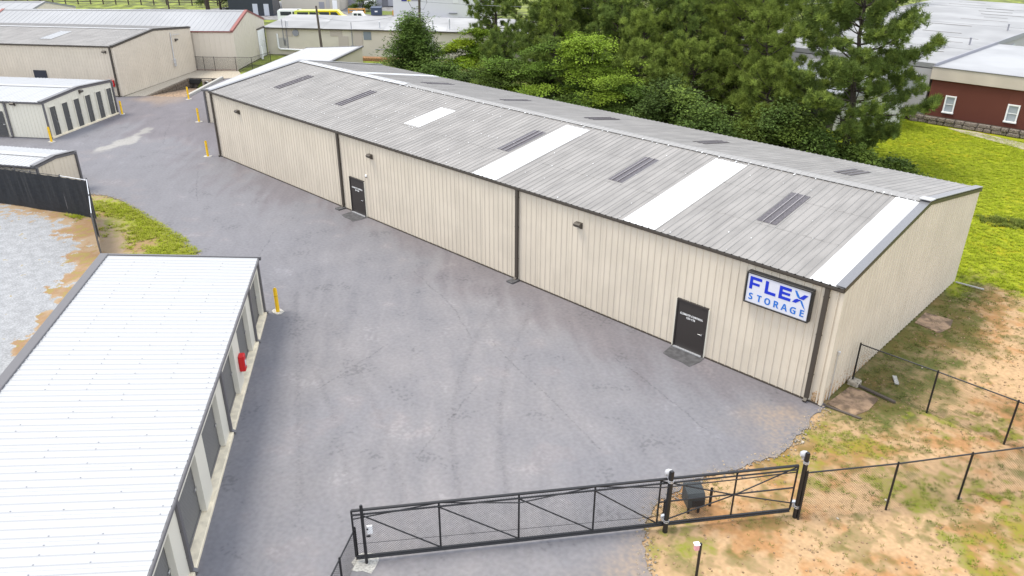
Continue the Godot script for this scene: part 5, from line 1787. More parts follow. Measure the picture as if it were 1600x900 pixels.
func utility_pole(label: String, at: Vector3, h: float, lean: Vector3, arms: bool):
	var t := thing("utility_pole", label, "utility pole", at)
	var b := Mb.new()
	b.tube(PackedVector3Array([Vector3(0, -0.1, 0), lean * 0.5 + Vector3(0, h * 0.5, 0), lean + Vector3(0, h, 0)]), PackedFloat32Array([0.17, 0.15, 0.12]), 10)
	part("pole", b, M.pole, t)
	var c := Mb.new()
	c.cbox(lean + Vector3(0, h - 0.4, 0), Vector3(0.14, 0.14, 2.2 if arms else 0.7), 0.02, Basis(Vector3.UP, 0.9))
	part("cross_arm", c, M.pole, t)
	if arms:
		for s in [-0.62, 0.62]:
			var d := Mb.new()
			d.tube(PackedVector3Array([Vector3(s, h * 0.74, -s * 0.6), Vector3(s, h * 0.74 + 0.85, -s * 0.6), Vector3(s, h * 0.74 + 0.93, -s * 0.6)]), PackedFloat32Array([0.26, 0.26, 0.14]), 12)
			d.rod(Vector3(s, h * 0.74 + 0.5, -s * 0.6), lean * 0.7 + Vector3(0, h * 0.74 + 0.5, 0), 0.05, 6)
			part("transformer", d, M.galv, t)
		for s in [-1.0, 1.0]:
			var d := Mb.new()
			d.tube(PackedVector3Array([Vector3(s * 0.7, h * 0.72, -s * 0.4), Vector3(s * 1.0, h * 0.62, -s * 0.6), Vector3(s * 0.6, h * 0.55, -s * 0.35), Vector3(0.2, h * 0.56, 0)]), PackedFloat32Array([0.025, 0.025, 0.025, 0.025]), 5)
			part("cable_loop", d, M.black, t)

func brick_building():
	var t := thing("brick_building", "red brick building with beige fascia, white flat roof and white sash windows", "building", Vector3(-13.2, 0, -49.9))
	var X := 36.0
	var w := Mb.new()
	# the wall with its two window openings, built up of piers and bands
	var wins := [[1.39, 2.26], [6.24, 7.15]]
	var y0 := 0.45
	var cuts := [0.0, 1.39, 2.26, 6.24, 7.15, X]
	for k in cuts.size() - 1:
		var a: float = cuts[k]
		var b: float = cuts[k + 1]
		if k == 1 or k == 3:
			w.box(Vector3((a + b) * 0.5, (y0 + 0.89) * 0.5, -0.15), Vector3(b - a, 0.89 - y0, 0.3))
			w.box(Vector3((a + b) * 0.5, (2.37 + 3.6) * 0.5, -0.15), Vector3(b - a, 3.6 - 2.37, 0.3))
		else:
			w.box(Vector3((a + b) * 0.5, (y0 + 3.6) * 0.5, -0.15), Vector3(b - a, 3.6 - y0, 0.3))
	w.box(Vector3(0.15, 2.0, -9.4), Vector3(0.3, 3.2, 18.2))
	part("wall", w, M.brick, t)
	# courses of brick as thin proud lines where the wall is nearest
	var co := Mb.new()
	var y := y0 + 0.1
	while y < 3.5:
		for k in [[0.0, 1.36], [2.29, 6.21], [7.18, 14.0]]:
			if y > 0.84 and y < 2.42 or k[0] != 0.0: co.box(Vector3((k[0] + k[1]) * 0.5, y, 0.004), Vector3(k[1] - k[0], 0.06, 0.012))
		y += 0.082
	stuff(part("brick_courses", co, M.brick, t))
	for e in wins:
		var n := node("window", t)
		n.position = Vector3(e[0], 0.89, 0.02)
		var ww: float = e[1] - e[0]
		var hh := 1.48
		var f := Mb.new()
		f.cbox(Vector3(0.05, hh * 0.5, 0), Vector3(0.11, hh + 0.02, 0.1), 0.01)
		f.cbox(Vector3(ww - 0.05, hh * 0.5, 0), Vector3(0.11, hh + 0.02, 0.1), 0.01)
		f.cbox(Vector3(ww * 0.5, hh - 0.05, 0.002), Vector3(ww - 0.2, 0.1, 0.1), 0.01)
		part("frame", f, M.white, n)
		var s := Mb.new()
		s.cbox(Vector3(ww * 0.5, 0.04, 0.03), Vector3(ww + 0.08, 0.12, 0.18), 0.01)
		part("sill", s, M.white, n)
		for k in 2:
			var g := Mb.new()
			g.box(Vector3(ww * 0.5, 0.42 + k * 0.66, -0.06 + k * 0.02), Vector3(ww - 0.2, 0.62, 0.012))
			part("pane", g, M.glass, n)
			var r := Mb.new()
			r.cbox(Vector3(ww * 0.5, 0.76 + k * 0.62 - 0.02, -0.03), Vector3(ww - 0.2, 0.05, 0.04), 0.006)
			part("sash", r, M.white, n)
	var f := Mb.new()
	f.cbox(Vector3(X * 0.5 - 0.05, 4.11, 0.06), Vector3(X + 0.2, 1.04, 0.36), 0.02)
	part("fascia", f, mat(0.56, 0.49, 0.42, 0.7, mottle(0.008, 0.93, 94, 4), Vector3(0.05, 0.05, 0.05)), t)
	var ed := Mb.new()
	ed.cbox(Vector3(X * 0.5 - 0.05, 4.66, 0.08), Vector3(X + 0.3, 0.07, 0.44), 0.015)
	part("edge_trim", ed, M.rake, t)
	# flat roof in two sheets with a lapped seam
	for k in 3:
		var r := Mb.new()
		r.box(Vector3(4.3 + k * 8.6, 4.62 + 0.012 * (k % 2), -9.5), Vector3(8.62, 0.06, 18.6))
		part("roof_sheet", r, mat(0.31, 0.312, 0.322, 0.6, mottle(0.008, 0.92, 96, 4), Vector3(0.03, 0.03, 0.03)), t)
	# the wide grey roof left of it
	var g := thing("grey_roof_building", "wide building with flat grey membrane roof behind the big pine", "building", Vector3(-13.45, 0, -50.0))
	var gb := Mb.new()
	gb.box(Vector3(-10.0, 2.2, -32.0), Vector3(20.0, 4.4, 64.0))
	part("wall", gb, mat(0.36, 0.35, 0.36, 0.7), g)
	var n := 6
	for k in n:
		var r := Mb.new()
		r.box(Vector3(-10.0, 4.68 + 0.02 * (k % 2), -5.35 - k * 10.7), Vector3(20.2, 0.4, 10.72))
		part("roof_sheet", r, M.membrane, g)
	var sm := Mb.new()
	var rng := RandomNumberGenerator.new()
	rng.seed = 12
	for k in 16:
		var z := -3.5 - k * 3.8
		var x := -rng.randf_range(1.5, 14.0)
		var len := rng.randf_range(2.5, 6.0)
		sm.box(Vector3(x - len * 0.5, 4.91, z), Vector3(len, 0.03, 0.14), Basis(Vector3.UP, 0.03))
	part("seam_patches", sm, mat(0.22, 0.21, 0.20, 0.8), g)
	for e in [[-3.6, -4.5], [-2.3, -10.0], [-1.2, -14.0], [-1.6, -29.0], [-8.0, -18.0]]:
		var v := Mb.new()
		v.tube(PackedVector3Array([Vector3(e[0], 4.8, e[1]), Vector3(e[0], 5.55, e[1]), Vector3(e[0], 5.6, e[1])]), PackedFloat32Array([0.09, 0.09, 0.17]), 8)
		part("roof_vent", v, M.far_grey, g)
	var rt := Mb.new()
	rt.cbox(Vector3(0.165, 4.66, -32.0), Vector3(0.12, 0.5, 64.2), 0.02)
	part("edge_trim", rt, M.far_grey, g)
	var wn := Mb.new()
	wn.cbox(Vector3(0.1, 3.2, -24.5), Vector3(0.1, 1.4, 3.4), 0.02)
	part("window", wn, M.glass, g)
	# the shed half hidden by the pines
	var st := yaw_of(Vector2(0.79, 0.61))
	var s := thing("grey_shed", "grey shed with pale roof half hidden by the pine trees", "shed", Vector3(-17.2, 0, -40.0), st)
	var sb := Mb.new()
	sb.box(Vector3(-6.0, 1.5, -3.0), Vector3(12.0, 3.0, 6.0))
	part("wall", sb, mat(0.085, 0.083, 0.08, 0.7), s)
	var sg := ribbed(0, 6.0, func(_s): return 2.95, 0.25, 0.1, 0.03)
	var sgp := part("end_wall", sg, mat(0.50, 0.49, 0.47, 0.6), s)
	sgp.transform = Transform3D(Basis(Vector3.FORWARD, Vector3.UP, Vector3.RIGHT), Vector3(0.02, 0, 0))
	var sr := Mb.new()
	sr.prism(Vector3(-12.3, 2.95, 0.4), Vector3.BACK, Vector3.UP, Vector3.RIGHT, poly2([[0, 0], [0, 0.22], [-7.0, 1.7], [-7.0, 0]]), 12.6)
	part("roof", sr, M.roof_pale, s)
	var se := Mb.new()
	se.cbox(Vector3(-6.0, 3.02, 0.43), Vector3(12.7, 0.24, 0.1), 0.02)
	part("eave_trim", se, M.brown, s)
	# the stone wall along the lawn, stone by stone, holding back a bed
	var sw := thing("stone_garden_wall", "rough grey stone wall along the lawn below the brick building", "wall", Vector3(-13.4, 0, -48.9))
	rng.seed = 44
	for row in 2:
		var x := -0.6 - row * 0.3
		while x < 13.0:
			var len := rng.randf_range(0.5, 1.15)
			var b := Mb.new()
			b.cbox(Vector3(x + len * 0.5, 0.14 + row * 0.31, rng.randf_range(-0.06, 0.06)), Vector3(len - 0.04, 0.30, 0.34), 0.05, Basis(Vector3.UP, rng.randf_range(-0.05, 0.05)))
			part("stone", b, M.stone_grey, sw)
			x += len
	var bed := Mb.new()
	bed.box(Vector3(6.0, 0.22, -0.6), Vector3(14.4, 0.5, 1.0))
	part("earth_fill", bed, mat(0.07, 0.055, 0.035, 0.95, mottle(0.03, 0.5, 92, 5), Vector3(0.5, 0.5, 0.5)), sw)
	var pth := Mb.new()
	pth.slab(poly2([[-10.6, -48.3], [-9.3, -47.4], [-7.0, -46.5], [-4.0, -45.2], [4, -41.9], [5, -43.6], [-3.5, -47.0], [-8.4, -48.5]]), -0.005, 0.05)
	setting(part("concrete_path", pth, M.concrete), "pale path along the foot of the stone wall")

# ---------------------------------------------------------------- vehicles in the far lot
func vehicle(called: String, label: String, cat: String, at: Vector3, turn: float, prof: Array, W: float, body: Material, wins: Array, L: float):
	var t := thing(called, label, cat, at, turn)
	var b := Mb.new()
	b.prism(Vector3(0, 0, -W * 0.5), Vector3.RIGHT, Vector3.UP, Vector3.BACK, poly2(prof), W)
	part("body", b, body, t)
	for sd in [1.0, -1.0]:
		for wn in wins:
			var g := Mb.new()
			g.prism(Vector3(0, 0, W * 0.5 * sd), Vector3.RIGHT, Vector3.UP, Vector3.BACK * sd, poly2(wn), 0.02)
			part("window", g, M.car_dark, t)
	for x in [L * 0.2, L * 0.8]:
		for sd in [1.0, -1.0]:
			var w := Mb.new()
			w.rod(Vector3(x, 0.35, sd * (W * 0.5 - 0.2)), Vector3(x, 0.35, sd * (W * 0.5 + 0.02)), 0.36, 14)
			part("wheel", w, M.rubber, t)
			var rm := Mb.new()
			rm.rod(Vector3(x, 0.35, sd * (W * 0.5)), Vector3(x, 0.35, sd * (W * 0.5 + 0.035)), 0.2, 10)
			part("hubcap", rm, M.galv, t)
	for z in [-0.6, 0.6]:
		var l := Mb.new()
		l.cbox(Vector3(L, 0.8, z * W * 0.55), Vector3(0.06, 0.18, 0.3), 0.02)
		part("headlight", l, M.lens, t)

func vehicles():
	var turn := yaw_of(Vector2(0.69, -0.72))
	var van := [[0, 0.4], [0, 2.0], [0.15, 2.2], [3.6, 2.2], [4.4, 1.35], [5.1, 1.15], [5.2, 0.9], [5.2, 0.4]]
	var vanw := [[[2.5, 1.35], [2.5, 1.95], [3.45, 1.95], [3.95, 1.35]], [[0.5, 1.35], [0.5, 1.95], [2.3, 1.95], [2.3, 1.35]]]
	var box := [[0, 0.6], [0, 2.6], [4.2, 2.6], [4.2, 2.1], [5.2, 2.05], [5.6, 1.4], [6.1, 1.2], [6.1, 0.45], [0, 0.45]]
	var boxw := [[[4.6, 1.35], [4.6, 1.95], [5.1, 1.95], [5.4, 1.35]]]
	var pick := [[0, 0.5], [0, 1.1], [2.0, 1.1], [2.15, 1.85], [3.6, 1.85], [4.1, 1.15], [5.4, 1.0], [5.5, 0.5]]
	var pickw := [[[2.35, 1.2], [2.4, 1.7], [2.9, 1.7], [2.9, 1.2]], [[3.05, 1.2], [3.05, 1.7], [3.5, 1.7], [3.8, 1.2]]]
	vehicle("parked_van", "white and yellow low van at the left end of the far parked row", "van", Vector3(-114.1, 0, -44.6), turn, van, 1.9, M.car_white, vanw, 5.2)
	vehicle("parked_van", "lime yellow van parked left of the bright yellow van", "van", Vector3(-111.5, 0, -46.2), turn, van, 1.9, M.car_lime, vanw, 5.2)
	vehicle("parked_van", "bright yellow van in the middle of the far parked row", "van", Vector3(-109.3, 0, -48.8), turn, van, 1.95, M.car_yellow, vanw, 5.2)
	vehicle("pickup_truck", "white pickup truck right of the bright yellow van", "truck", Vector3(-106.8, 0, -51.8), turn, pick, 1.95, M.car_white, pickw, 5.5)
	var away := yaw_of(Vector2(0.72, 0.69))
	vehicle("parked_truck", "white truck facing the camera by the grey bays, left of the shrub", "truck", Vector3(-131.0, 0, -69.0), away, box, 2.2, M.car_white, boxw, 6.1)
	vehicle("parked_truck", "white truck facing the camera by the grey bays, right of the shrub", "truck", Vector3(-127.5, 0, -73.8), away, box, 2.2, M.car_white, boxw, 6.1)
	# blue bin
	var t := thing("waste_bin", "dark blue waste container on the far lot beside the white building", "container", Vector3(-112.0, 0, -63.0), turn)
	var b := Mb.new()
	b.prism(Vector3(-0.9, 0.12, -0.6), Vector3.BACK, Vector3.UP, Vector3.RIGHT, poly2([[0.1, 0], [1.2, 0], [1.35, 1.2], [-0.1, 1.3]]), 1.9)
	part("bin_body", b, M.bin, t)
	var l := Mb.new()
	l.cbox(Vector3(0.05, 1.42, 0.0), Vector3(2.0, 0.1, 1.5), 0.03, Basis(Vector3.RIGHT, 0.06))
	part("lid", l, M.bin, t)
	var p := Mb.new()
	p.cbox(Vector3(0.05, 0.9, 0.68), Vector3(0.5, 0.5, 0.03), 0.01)
	part("notice", p, M.white, t)
	# orange trailer parts
	for e in [[-118.3, -61.2, 3.2, "long orange steel frame lying left of the blue bin"], [-109.9, -65.0, 1.3, "short orange steel frame right of the blue bin"]]:
		var o := thing("steel_frame", e[3], "frame", Vector3(e[0], 0, e[1]), turn, "orange frames on the far lot")
		for y in [0.25, 0.75]:
			var q := Mb.new()
			q.cbox(Vector3(e[2] * 0.5, y, 0), Vector3(e[2], 0.22, 0.2), 0.03)
			part("beam", q, M.orange, o)
		for k in 3:
			var q := Mb.new()
			q.cbox(Vector3(0.1 + (e[2] - 0.2) * k / 2.0, 0.45, 0), Vector3(0.16, 0.9, 0.24), 0.03)
			part("upright", q, M.orange, o)

# ---------------------------------------------------------------- trees
var tuft: ArrayMesh
var spray: ArrayMesh
var fan: ArrayMesh

func needle_tuft() -> ArrayMesh:
	var rng := RandomNumberGenerator.new()
	rng.seed = 3
	var b := Mb.new()
	for k in 46:
		var an := rng.randf() * TAU
		var el := rng.randf_range(-0.35, 1.35)
		var d := Vector3(cos(an) * cos(el), sin(el), sin(an) * cos(el))
		var s := d.cross(Vector3(rng.randf() - 0.5, rng.randf() - 0.5, rng.randf() - 0.5)).normalized() * 0.0155
		var o := Vector3(0, rng.randf_range(-0.16, 0.16), 0)
		b.tint = Color(1, 1, 1) * rng.randf_range(0.7, 1.25)
		b.tint.a = 1
		b.tri(o + d * 0.03 - s, o + d * 0.03 + s, o + d * rng.randf_range(0.22, 0.36))
	return b.mesh()

func leaf_spray(n: int, flat: float, size: float, seed_: int) -> ArrayMesh:
	var rng := RandomNumberGenerator.new()
	rng.seed = seed_
	var b := Mb.new()
	for k in n:
		var an := rng.randf() * TAU
		var rr := sqrt(rng.randf()) * 0.42
		var o := Vector3(cos(an) * rr, rng.randf_range(-0.3, 0.3) * flat, sin(an) * rr)
		var d := Vector3(cos(an + rng.randf_range(-0.8, 0.8)), rng.randf_range(-0.5, 0.25), sin(an + rng.randf_range(-0.8, 0.8))).normalized()
		var nn := Vector3(rng.randf_range(-0.6, 0.6), 1.0, rng.randf_range(-0.6, 0.6)).normalized()
		var s := d.cross(nn).normalized()
		var ln := size * rng.randf_range(0.7, 1.25)
		b.tint = Color(1, 1, 1) * rng.randf_range(0.75, 1.22)
		b.tint.a = 1
		var m := o + d * ln * 0.5 + nn * ln * 0.08
		b.tri(o, m + s * ln * 0.26, o + d * ln)
		b.tri(o, o + d * ln, m - s * ln * 0.26)
	return b.mesh()

func pine(label: String, at: Vector3, h: float, rad: float, crown0: float, seed_: int, lean: Vector3, tone: Color, group := "", dens := 1.0):
	var t := thing("pine_tree", label, "pine tree", at, 0.0, group)
	var rng := RandomNumberGenerator.new()
	rng.seed = seed_
	var tp := PackedVector3Array()
	var tr := PackedFloat32Array()
	var n := 10
	for k in n + 1:
		var u := float(k) / n
		tp.append(Vector3(0, h * u - 0.1, 0) + lean * u * u + Vector3(rng.randf_range(-1, 1), 0, rng.randf_range(-1, 1)) * 0.12 * (1.0 if k > 0 else 0.0))
		tr.append(lerpf(0.10 + h * 0.012, 0.03, u))
	var tk := Mb.new()
	tk.tube(tp, tr, 9)
	part("trunk", tk, M.bark, t)
	var br := Mb.new()
	var xf := []
	var col := []
	var y := h * crown0
	while y < h * 0.985:
		var u := y / h
		var v := (y - h * crown0) / (h * (1.0 - crown0))
		var base := tp[int(u * n)].lerp(tp[mini(int(u * n) + 1, n)], fposmod(u * n, 1.0))
		var prof := pow(1.0 - v, 0.58) * minf(1.0, 0.55 + v * 2.2) + 0.10
		var cnt := rng.randi_range(3, 5)
		var a0 := rng.randf() * TAU
		for k in cnt:
			var an := a0 + TAU * k / cnt + rng.randf_range(-0.5, 0.5)
			var len := rad * prof * rng.randf_range(0.45, 1.18)
			if len < 0.25: continue
			var el := lerpf(-0.06, 0.75, v) + rng.randf_range(-0.15, 0.2)
			var d := Vector3(cos(an), 0, sin(an))
			var pts := PackedVector3Array()
			var rr := PackedFloat32Array()
			var side := Vector3(-d.z, 0, d.x) * rng.randf_range(-0.25, 0.25)
			for j in 6:
				var w := j / 5.0
				pts.append(base + d * len * w * cos(el) + side * len * w * w + Vector3.UP * (len * w * sin(el) + len * 0.16 * w * w * w - 0.05 * len * sin(w * PI)))
				rr.append(lerpf(0.025 + len * 0.011, 0.008, w))
			br.tube(pts, rr, 4, false)
			var twigs := int(2 + len * 2.6 * dens)
			for j in twigs:
				var w := sqrt(rng.randf_range(0.16, 1.0))
				if j == 0: w = 1.0
				var fi := w * 5.0
				var p := pts[int(minf(fi, 4.0))].lerp(pts[int(minf(fi, 4.0)) + 1], fi - int(minf(fi, 4.0)))
				var sd := 1.0 if rng.randf() < 0.5 else -1.0
				var off := (Vector3(-d.z, 0, d.x) * sd + d * 0.7).normalized() * rng.randf_range(0.1, 0.30) * len * (1.15 - w * 0.6) + Vector3.UP * rng.randf_range(-0.05, 0.35)
				if j == 0: off = Vector3.ZERO
				var e := p + off
				if off.length() > 0.3: br.rod(p, e, 0.012, 3, false)
				var m := rng.randi_range(3, 5)
				var bright := rng.randf_range(0.75, 1.3)
				for q in m:
					var o := e + Vector3(rng.randfn(), rng.randfn() * 0.55, rng.randfn()) * 0.15
					var s := rng.randf_range(0.75, 1.3)
					var bs := Basis(Vector3(rng.randfn(), 0, rng.randfn()).normalized(), rng.randf_range(0, 0.7)) * Basis(Vector3.UP, rng.randf() * TAU)
					xf.append(Transform3D(bs.scaled(Vector3(s, s, s)), o))
					var c := tone * bright * rng.randf_range(0.85, 1.15)
					if rng.randf() < 0.25: c = c.lerp(Color(0.29, 0.36, 0.07), 0.6)
					col.append(Color(c.r, c.g, c.b))
		y += rng.randf_range(0.45, 0.85) * (1.0 if h > 8 else 0.75)
	part("limbs", br, M.bark, t)
	scatter("crown", tuft, M.leaf, xf, col, t)

func broadleaf(called: String, label: String, cat: String, at: Vector3, h: float, rad: float, low: float, seed_: int, tones: Array, count: int, layered: bool, group := "", cone := false):
	var t := thing(called, label, cat, at, 0.0, group)
	var rng := RandomNumberGenerator.new()
	rng.seed = seed_
	var br := Mb.new()
	var xf := []
	var col := []
	var trunk := Mb.new()
	var stems := 1 if h > 4.5 else 3
	for s in stems:
		var o := Vector3(rng.randf_range(-0.3, 0.3), -0.1, rng.randf_range(-0.3, 0.3)) * (0.0 if stems == 1 else 1.0)
		trunk.tube(PackedVector3Array([o, o + Vector3(rng.randf_range(-0.2, 0.2), h * 0.3, rng.randf_range(-0.2, 0.2)), o + Vector3(rng.randf_range(-0.4, 0.4), h * 0.6, rng.randf_range(-0.4, 0.4))]), PackedFloat32Array([0.05 + h * 0.018, 0.03 + h * 0.012, 0.03]), 8)
	part("trunk", trunk, M.bark, t)
	# limbs reach out unevenly; each carries its own pad of leaves, with air between the pads
	var limbs := int(clampf(count / (85.0 if layered else 60.0), 7, 60))
	var per := int(count / float(limbs))
	for g in limbs:
		var u := (g + rng.randf()) / limbs
		var an := g * 2.399 + rng.randf_range(-0.5, 0.5)
		var y := lerpf(h * low + 0.15, h * 0.97, pow(u, 0.8))
		var prof := sqrt(maxf(0.0, 1.0 - pow((u - 0.25) / 0.8, 2.0)))
		if cone: prof = pow(1.0 - u, 0.75) * 1.05
		var reach := rad * prof * rng.randf_range(0.3, 1.25)
		var p := Vector3(cos(an) * reach, y + rng.randf_range(-0.08, 0.08) * h, sin(an) * reach)
		var st := Vector3(0, clampf(y - reach * rng.randf_range(0.5, 0.9), h * 0.1, h * 0.62), 0)
		var mid := st.lerp(p, 0.55) + Vector3(0, h * 0.05, 0)
		br.tube(PackedVector3Array([st, mid, p]), PackedFloat32Array([0.025 + h * 0.005, 0.02, 0.008]), 4, false)
		var tone: Color = tones[rng.randi() % tones.size()]
		var gs := rng.randf_range(0.62, 1.32)
		var pr := rad * (rng.randf_range(0.20, 0.36) if layered else rng.randf_range(0.13, 0.30)) + 0.14
		var thick := 0.085 if layered else 0.5
		var dir := Vector3(cos(an), -0.18, sin(an))
		for k in per:
			var w := rng.randfn()
			var o := p + dir * (w * pr * 0.9 - pr * 0.35) + Vector3(-dir.z, 0, dir.x) * rng.randfn() * pr * 0.62 + Vector3.UP * (rng.randfn() * pr * thick - 0.12 * absf(w) * pr)
			if o.y < 0.05: o.y = rng.randf_range(0.05, 0.4)
			var s := rng.randf_range(0.7, 1.25)
			var bs := Basis(Vector3(rng.randfn(), 0, rng.randfn()).normalized(), rng.randf_range(0, 0.55)) * Basis(Vector3.UP, rng.randf() * TAU)
			xf.append(Transform3D(bs.scaled(Vector3(s, s, s)), o))
			var c := tone * gs * rng.randf_range(0.75, 1.25)
			col.append(Color(c.r, c.g, c.b))
			if k % 9 == 0 and o.distance_to(p) > 0.3: br.rod(p, o, 0.008, 3, false)
	part("limbs", br, M.bark, t)
	scatter("crown", fan if layered else spray, M.leaf, xf, col, t)

func trees():
	tuft = needle_tuft()
	spray = leaf_spray(14, 0.5, 0.21, 4)
	fan = leaf_spray(22, 0.12, 0.17, 5)
	var pg := Color(0.170, 0.222, 0.046)
	var pd := Color(0.125, 0.175, 0.043)
	pine("big spreading pine standing alone at the edge of the lawn by the brick building", Vector3(-12.3, 0, -30.6), 15.2, 5.1, 0.12, 1, Vector3(-1.2, 0, 0), pd, "", 2.1)
	pine("tall pine at the top edge, second from the lawn", Vector3(-23.9, 0, -38.1), 15.5, 4.7, 0.12, 2, Vector3(-0.6, 0, 0), pg)
	pine("shorter pine in front of the grey shed behind the long roof", Vector3(-20.6, 0, -33.6), 9.4, 3.8, 0.1, 3, Vector3(-0.5, 0, 0), pg)
	pine("tall pine in the middle of the row, above the short pine", Vector3(-30.0, 0, -43.0), 17.5, 5.6, 0.12, 4, Vector3(-1.0, 0, 0), pg)
	pine("short dense pine behind the roof in the middle of the row", Vector3(-26.3, 0, -32.0), 6.6, 3.7, 0.08, 5, Vector3.ZERO, pg)
	pine("tall open pine with a bare dark trunk behind the feathery trees", Vector3(-37.8, 0, -39.4), 17.0, 5.6, 0.14, 6, Vector3.ZERO, pd)
	pine("tall dark pine left of the open pine, top edge", Vector3(-48.5, 0, -40.5), 15.8, 5.6, 0.12, 7, Vector3.ZERO, pd)
	pine("dark pine at the left end of the row by the utility pole", Vector3(-60.5, 0, -42.6), 12.0, 4.6, 0.1, 8, Vector3.ZERO, pd)
	pine("young pine between the feathery tree and the roof", Vector3(-31.8, 0, -32.5), 8.6, 3.6, 0.1, 9, Vector3.ZERO, pg)
	pine("pine behind the yellow green tree", Vector3(-42.5, 0, -33.0), 9.0, 3.8, 0.1, 10, Vector3.ZERO, pg)
	pine("low pine at the left of the grey shed, behind the dark shrubs", Vector3(-18.2, 0, -29.6), 6.4, 3.2, 0.08, 21, Vector3.ZERO, pg)
	pine("middling pine left of the short dense pine", Vector3(-29.4, 0, -35.5), 9.8, 3.9, 0.08, 22, Vector3.ZERO, pd)
	pine("middling pine between the tallest pine and the tall right pine", Vector3(-26.2, 0, -39.0), 11.5, 4.2, 0.08, 23, Vector3.ZERO, pg)
	pine("middling pine below the open pine with the bare trunk", Vector3(-36.0, 0, -34.6), 9.2, 3.9, 0.08, 24, Vector3.ZERO, pd)
	pine("middling dark pine behind the left feathery tree", Vector3(-46.0, 0, -35.5), 9.6, 4.0, 0.08, 25, Vector3.ZERO, pd)
	pine("tall pine at the top edge between the dark pine and the open pine", Vector3(-43.5, 0, -43.5), 15.5, 5.0, 0.1, 26, Vector3.ZERO, pd)
	pine("tall pine at the top edge just right of the open pine", Vector3(-34.0, 0, -45.5), 16.0, 5.0, 0.1, 27, Vector3.ZERO, pg)
	pine("small dark pine between the left and tallest feathery trees", Vector3(-37.0, 0, -26.2), 6.6, 3.0, 0.06, 28, Vector3.ZERO, pd)
	pine("small pine right behind the yellow green tree and left feathery tree", Vector3(-44.0, 0, -27.0), 6.4, 3.0, 0.06, 29, Vector3.ZERO, pd)
	pine("small bright pine between the tallest and right feathery trees", Vector3(-29.0, 0, -28.0), 6.8, 2.9, 0.06, 30, Vector3.ZERO, pg)
	var lime := [Color(0.185, 0.27, 0.03), Color(0.10, 0.165, 0.028), Color(0.22, 0.31, 0.035), Color(0.085, 0.125, 0.025), Color(0.12, 0.19, 0.03)]
	var yel := [Color(0.24, 0.32, 0.02), Color(0.17, 0.25, 0.02), Color(0.10, 0.16, 0.02)]
	var mid := [Color(0.10, 0.16, 0.035), Color(0.125, 0.185, 0.04), Color(0.08, 0.125, 0.03)]
	var dark := [Color(0.065, 0.10, 0.025), Color(0.085, 0.125, 0.03), Color(0.105, 0.15, 0.03)]
	broadleaf("bushy_tree", "bushy green tree with pointed top right of the narrow white roof", "tree", Vector3(-53.0, 0, -24.0), 6.9, 3.3, 0.05, 11, mid, 3000, false, "", true)
	broadleaf("yellow_green_tree", "yellow green leafy tree right of the bushy pointed tree", "tree", Vector3(-50.2, 0, -29.6), 5.8, 3.3, 0.15, 12, yel, 1800, true)
	broadleaf("feathery_tree", "feathery light green tree behind the roof, left of three", "tree", Vector3(-39.6, 0, -23.2), 5.4, 3.5, 0.15, 13, lime, 1700, true, "feathery light green trees behind the long roof")
	broadleaf("feathery_tree", "tallest feathery light green tree behind the roof, middle of three", "tree", Vector3(-32.4, 0, -25.0), 7.6, 4.0, 0.2, 14, lime, 2100, true, "feathery light green trees behind the long roof")
	broadleaf("feathery_tree", "low feathery light green tree behind the roof, right of three", "tree", Vector3(-27.0, 0, -22.4), 5.2, 3.0, 0.15, 15, lime, 1300, true, "feathery light green trees behind the long roof")
	var shrubs := [[-46.0, -22.6, 4.0, 2.7, "mid green shrub left of the feathery trees", mid], [-42.6, -21.6, 3.6, 2.4, "dark shrub below the left feathery tree, near the roof edge", dark], [-34.2, -20.6, 3.2, 2.6, "dark shrub under the tallest feathery tree", dark], [-30.0, -19.9, 2.9, 2.2, "dark shrub low behind the roof under the right feathery tree", dark], [-23.4, -24.0, 4.6, 3.3, "dark shrub right of the right feathery tree", dark], [-19.6, -22.8, 3.8, 2.9, "olive shrub behind the roof below the shorter pine", mid], [-15.6, -27.4, 4.1, 2.9, "dark leafy shrub in front of the grey shed", dark], [-12.8, -26.8, 2.9, 1.9, "mid green shrub at the foot of the big pine", mid], [-10.4, -27.4, 2.2, 1.4, "dark shrub right of the big pine's trunk", dark], [-8.6, -30.6, 0.9, 1.2, "low spreading dark shrub alone on the lawn edge", dark], [-26.0, -27.5, 4.2, 2.8, "dark shrub in front of the short dense pine", dark], [-36.2, -28.5, 5.0, 3.0, "dark shrub between the left and tallest feathery trees", dark]]
	for k in shrubs.size():
		var s = shrubs[k]
		broadleaf("shrub", s[4], "shrub", Vector3(s[0], 0, s[1]), s[2], s[3], 0.0, 30 + k, s[5], int(420 * s[3]), false, "shrubs behind the long building")
	broadleaf("shrub", "round dark shrub on the grass island of the far lot", "shrub", Vector3(-119.5, 0, -65.6), 3.4, 1.6, 0.05, 60, dark, 420, false)
	# more trees behind the pines, seen through their gaps
	var k3 := 0
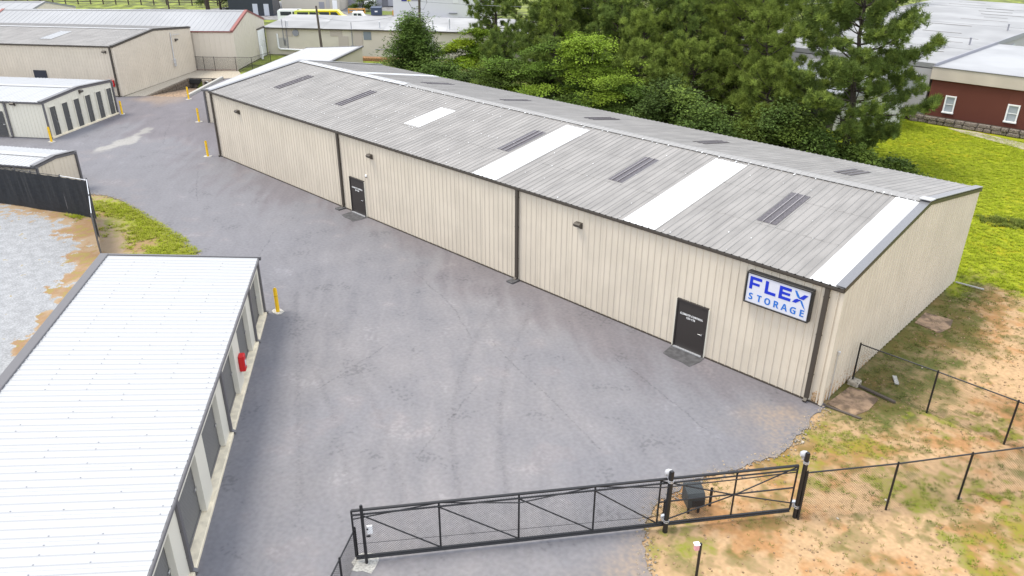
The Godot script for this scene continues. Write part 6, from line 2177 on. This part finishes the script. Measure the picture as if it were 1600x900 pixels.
	for p in [[-56.5, -54.0, 11.0, "dark tree behind the gap right of the dark pine"], [-52.0, -50.0, 10.5, "dark tree behind the gap, nearer one, right of the dark pine"], [-62.0, -62.0, 13.0, "dark tree behind the left end of the pines"], [-55.0, -70.0, 14.0, "dark tree far behind the dark pine, top edge"], [-48.0, -66.0, 14.0, "dark tree behind the open pine, top edge"], [-42.5, -72.0, 15.0, "dark tree behind the tallest pine, top edge"], [-37.5, -62.0, 12.0, "dark tree behind the gap between the two tall right pines"], [-36.5, -84.0, 13.0, "dark tree at the far left corner of the grey membrane roof"], [-36.0, -102.0, 12.0, "dark tree beyond the far corner of the grey membrane roof"], [-40.0, -74.0, 12.0, "dark tree behind the gap left of the big pine"], [-45.0, -92.0, 13.0, "dark tree at the top edge left of the big pine"], [-52.0, -112.0, 13.0, "dark tree far behind at the top edge, left of the big pine"]]:
		broadleaf("back_tree", p[3], "tree", Vector3(p[0], 0, p[1]), p[2], 4.2, 0.02, 170 + k3, [Color(0.05, 0.075, 0.03), Color(0.07, 0.10, 0.03), Color(0.085, 0.12, 0.03)], 1500, false, "trees behind the pines")
		k3 += 1
	# the wood at the top left
	var k2 := 0
	for p in [[-139.4, -46.9, 11.0, "dark tree at the left end of the far wood"], [-141.0, -51.5, 13.0, "dark tree second in the far wood"], [-138.5, -53.5, 12.0, "dark tree third in the far wood, behind the dark shed"], [-144.5, -56.5, 14.0, "tall dark tree at the back of the far wood"], [-136.5, -57.5, 12.0, "dark tree at the right end of the far wood"]]:
		broadleaf("wood_tree", p[3], "tree", Vector3(p[0], 0, p[1]), p[2], 3.2, 0.02, 70 + k2, [Color(0.03, 0.05, 0.025), Color(0.045, 0.07, 0.03), Color(0.06, 0.09, 0.035)], 1200, false, "trees of the far wood")
		k2 += 1
	var tr := thing("field_tree", "single dark tree trunk standing in the field before the far wood", "tree", Vector3(-136.95, 0, -43.2))
	var b := Mb.new()
	b.tube(PackedVector3Array([Vector3(0, -0.1, 0), Vector3(0.1, 3.0, 0), Vector3(-0.1, 6.0, 0.1), Vector3(0.1, 9.0, 0)]), PackedFloat32Array([0.42, 0.34, 0.3, 0.2]), 10)
	part("trunk", b, M.bark, tr)
	var xf := []
	var col := []
	var rng := RandomNumberGenerator.new()
	rng.seed = 90
	for k in 500:
		xf.append(Transform3D(Basis(Vector3.UP, rng.randf() * TAU).scaled(Vector3.ONE * 1.5), Vector3(rng.randfn() * 1.6, 9.0 + rng.randfn() * 1.2, rng.randfn() * 1.6)))
		col.append(Color(0.05, 0.08, 0.03) * rng.randf_range(0.7, 1.3))
	scatter("crown", spray, M.leaf, xf, col, tr)
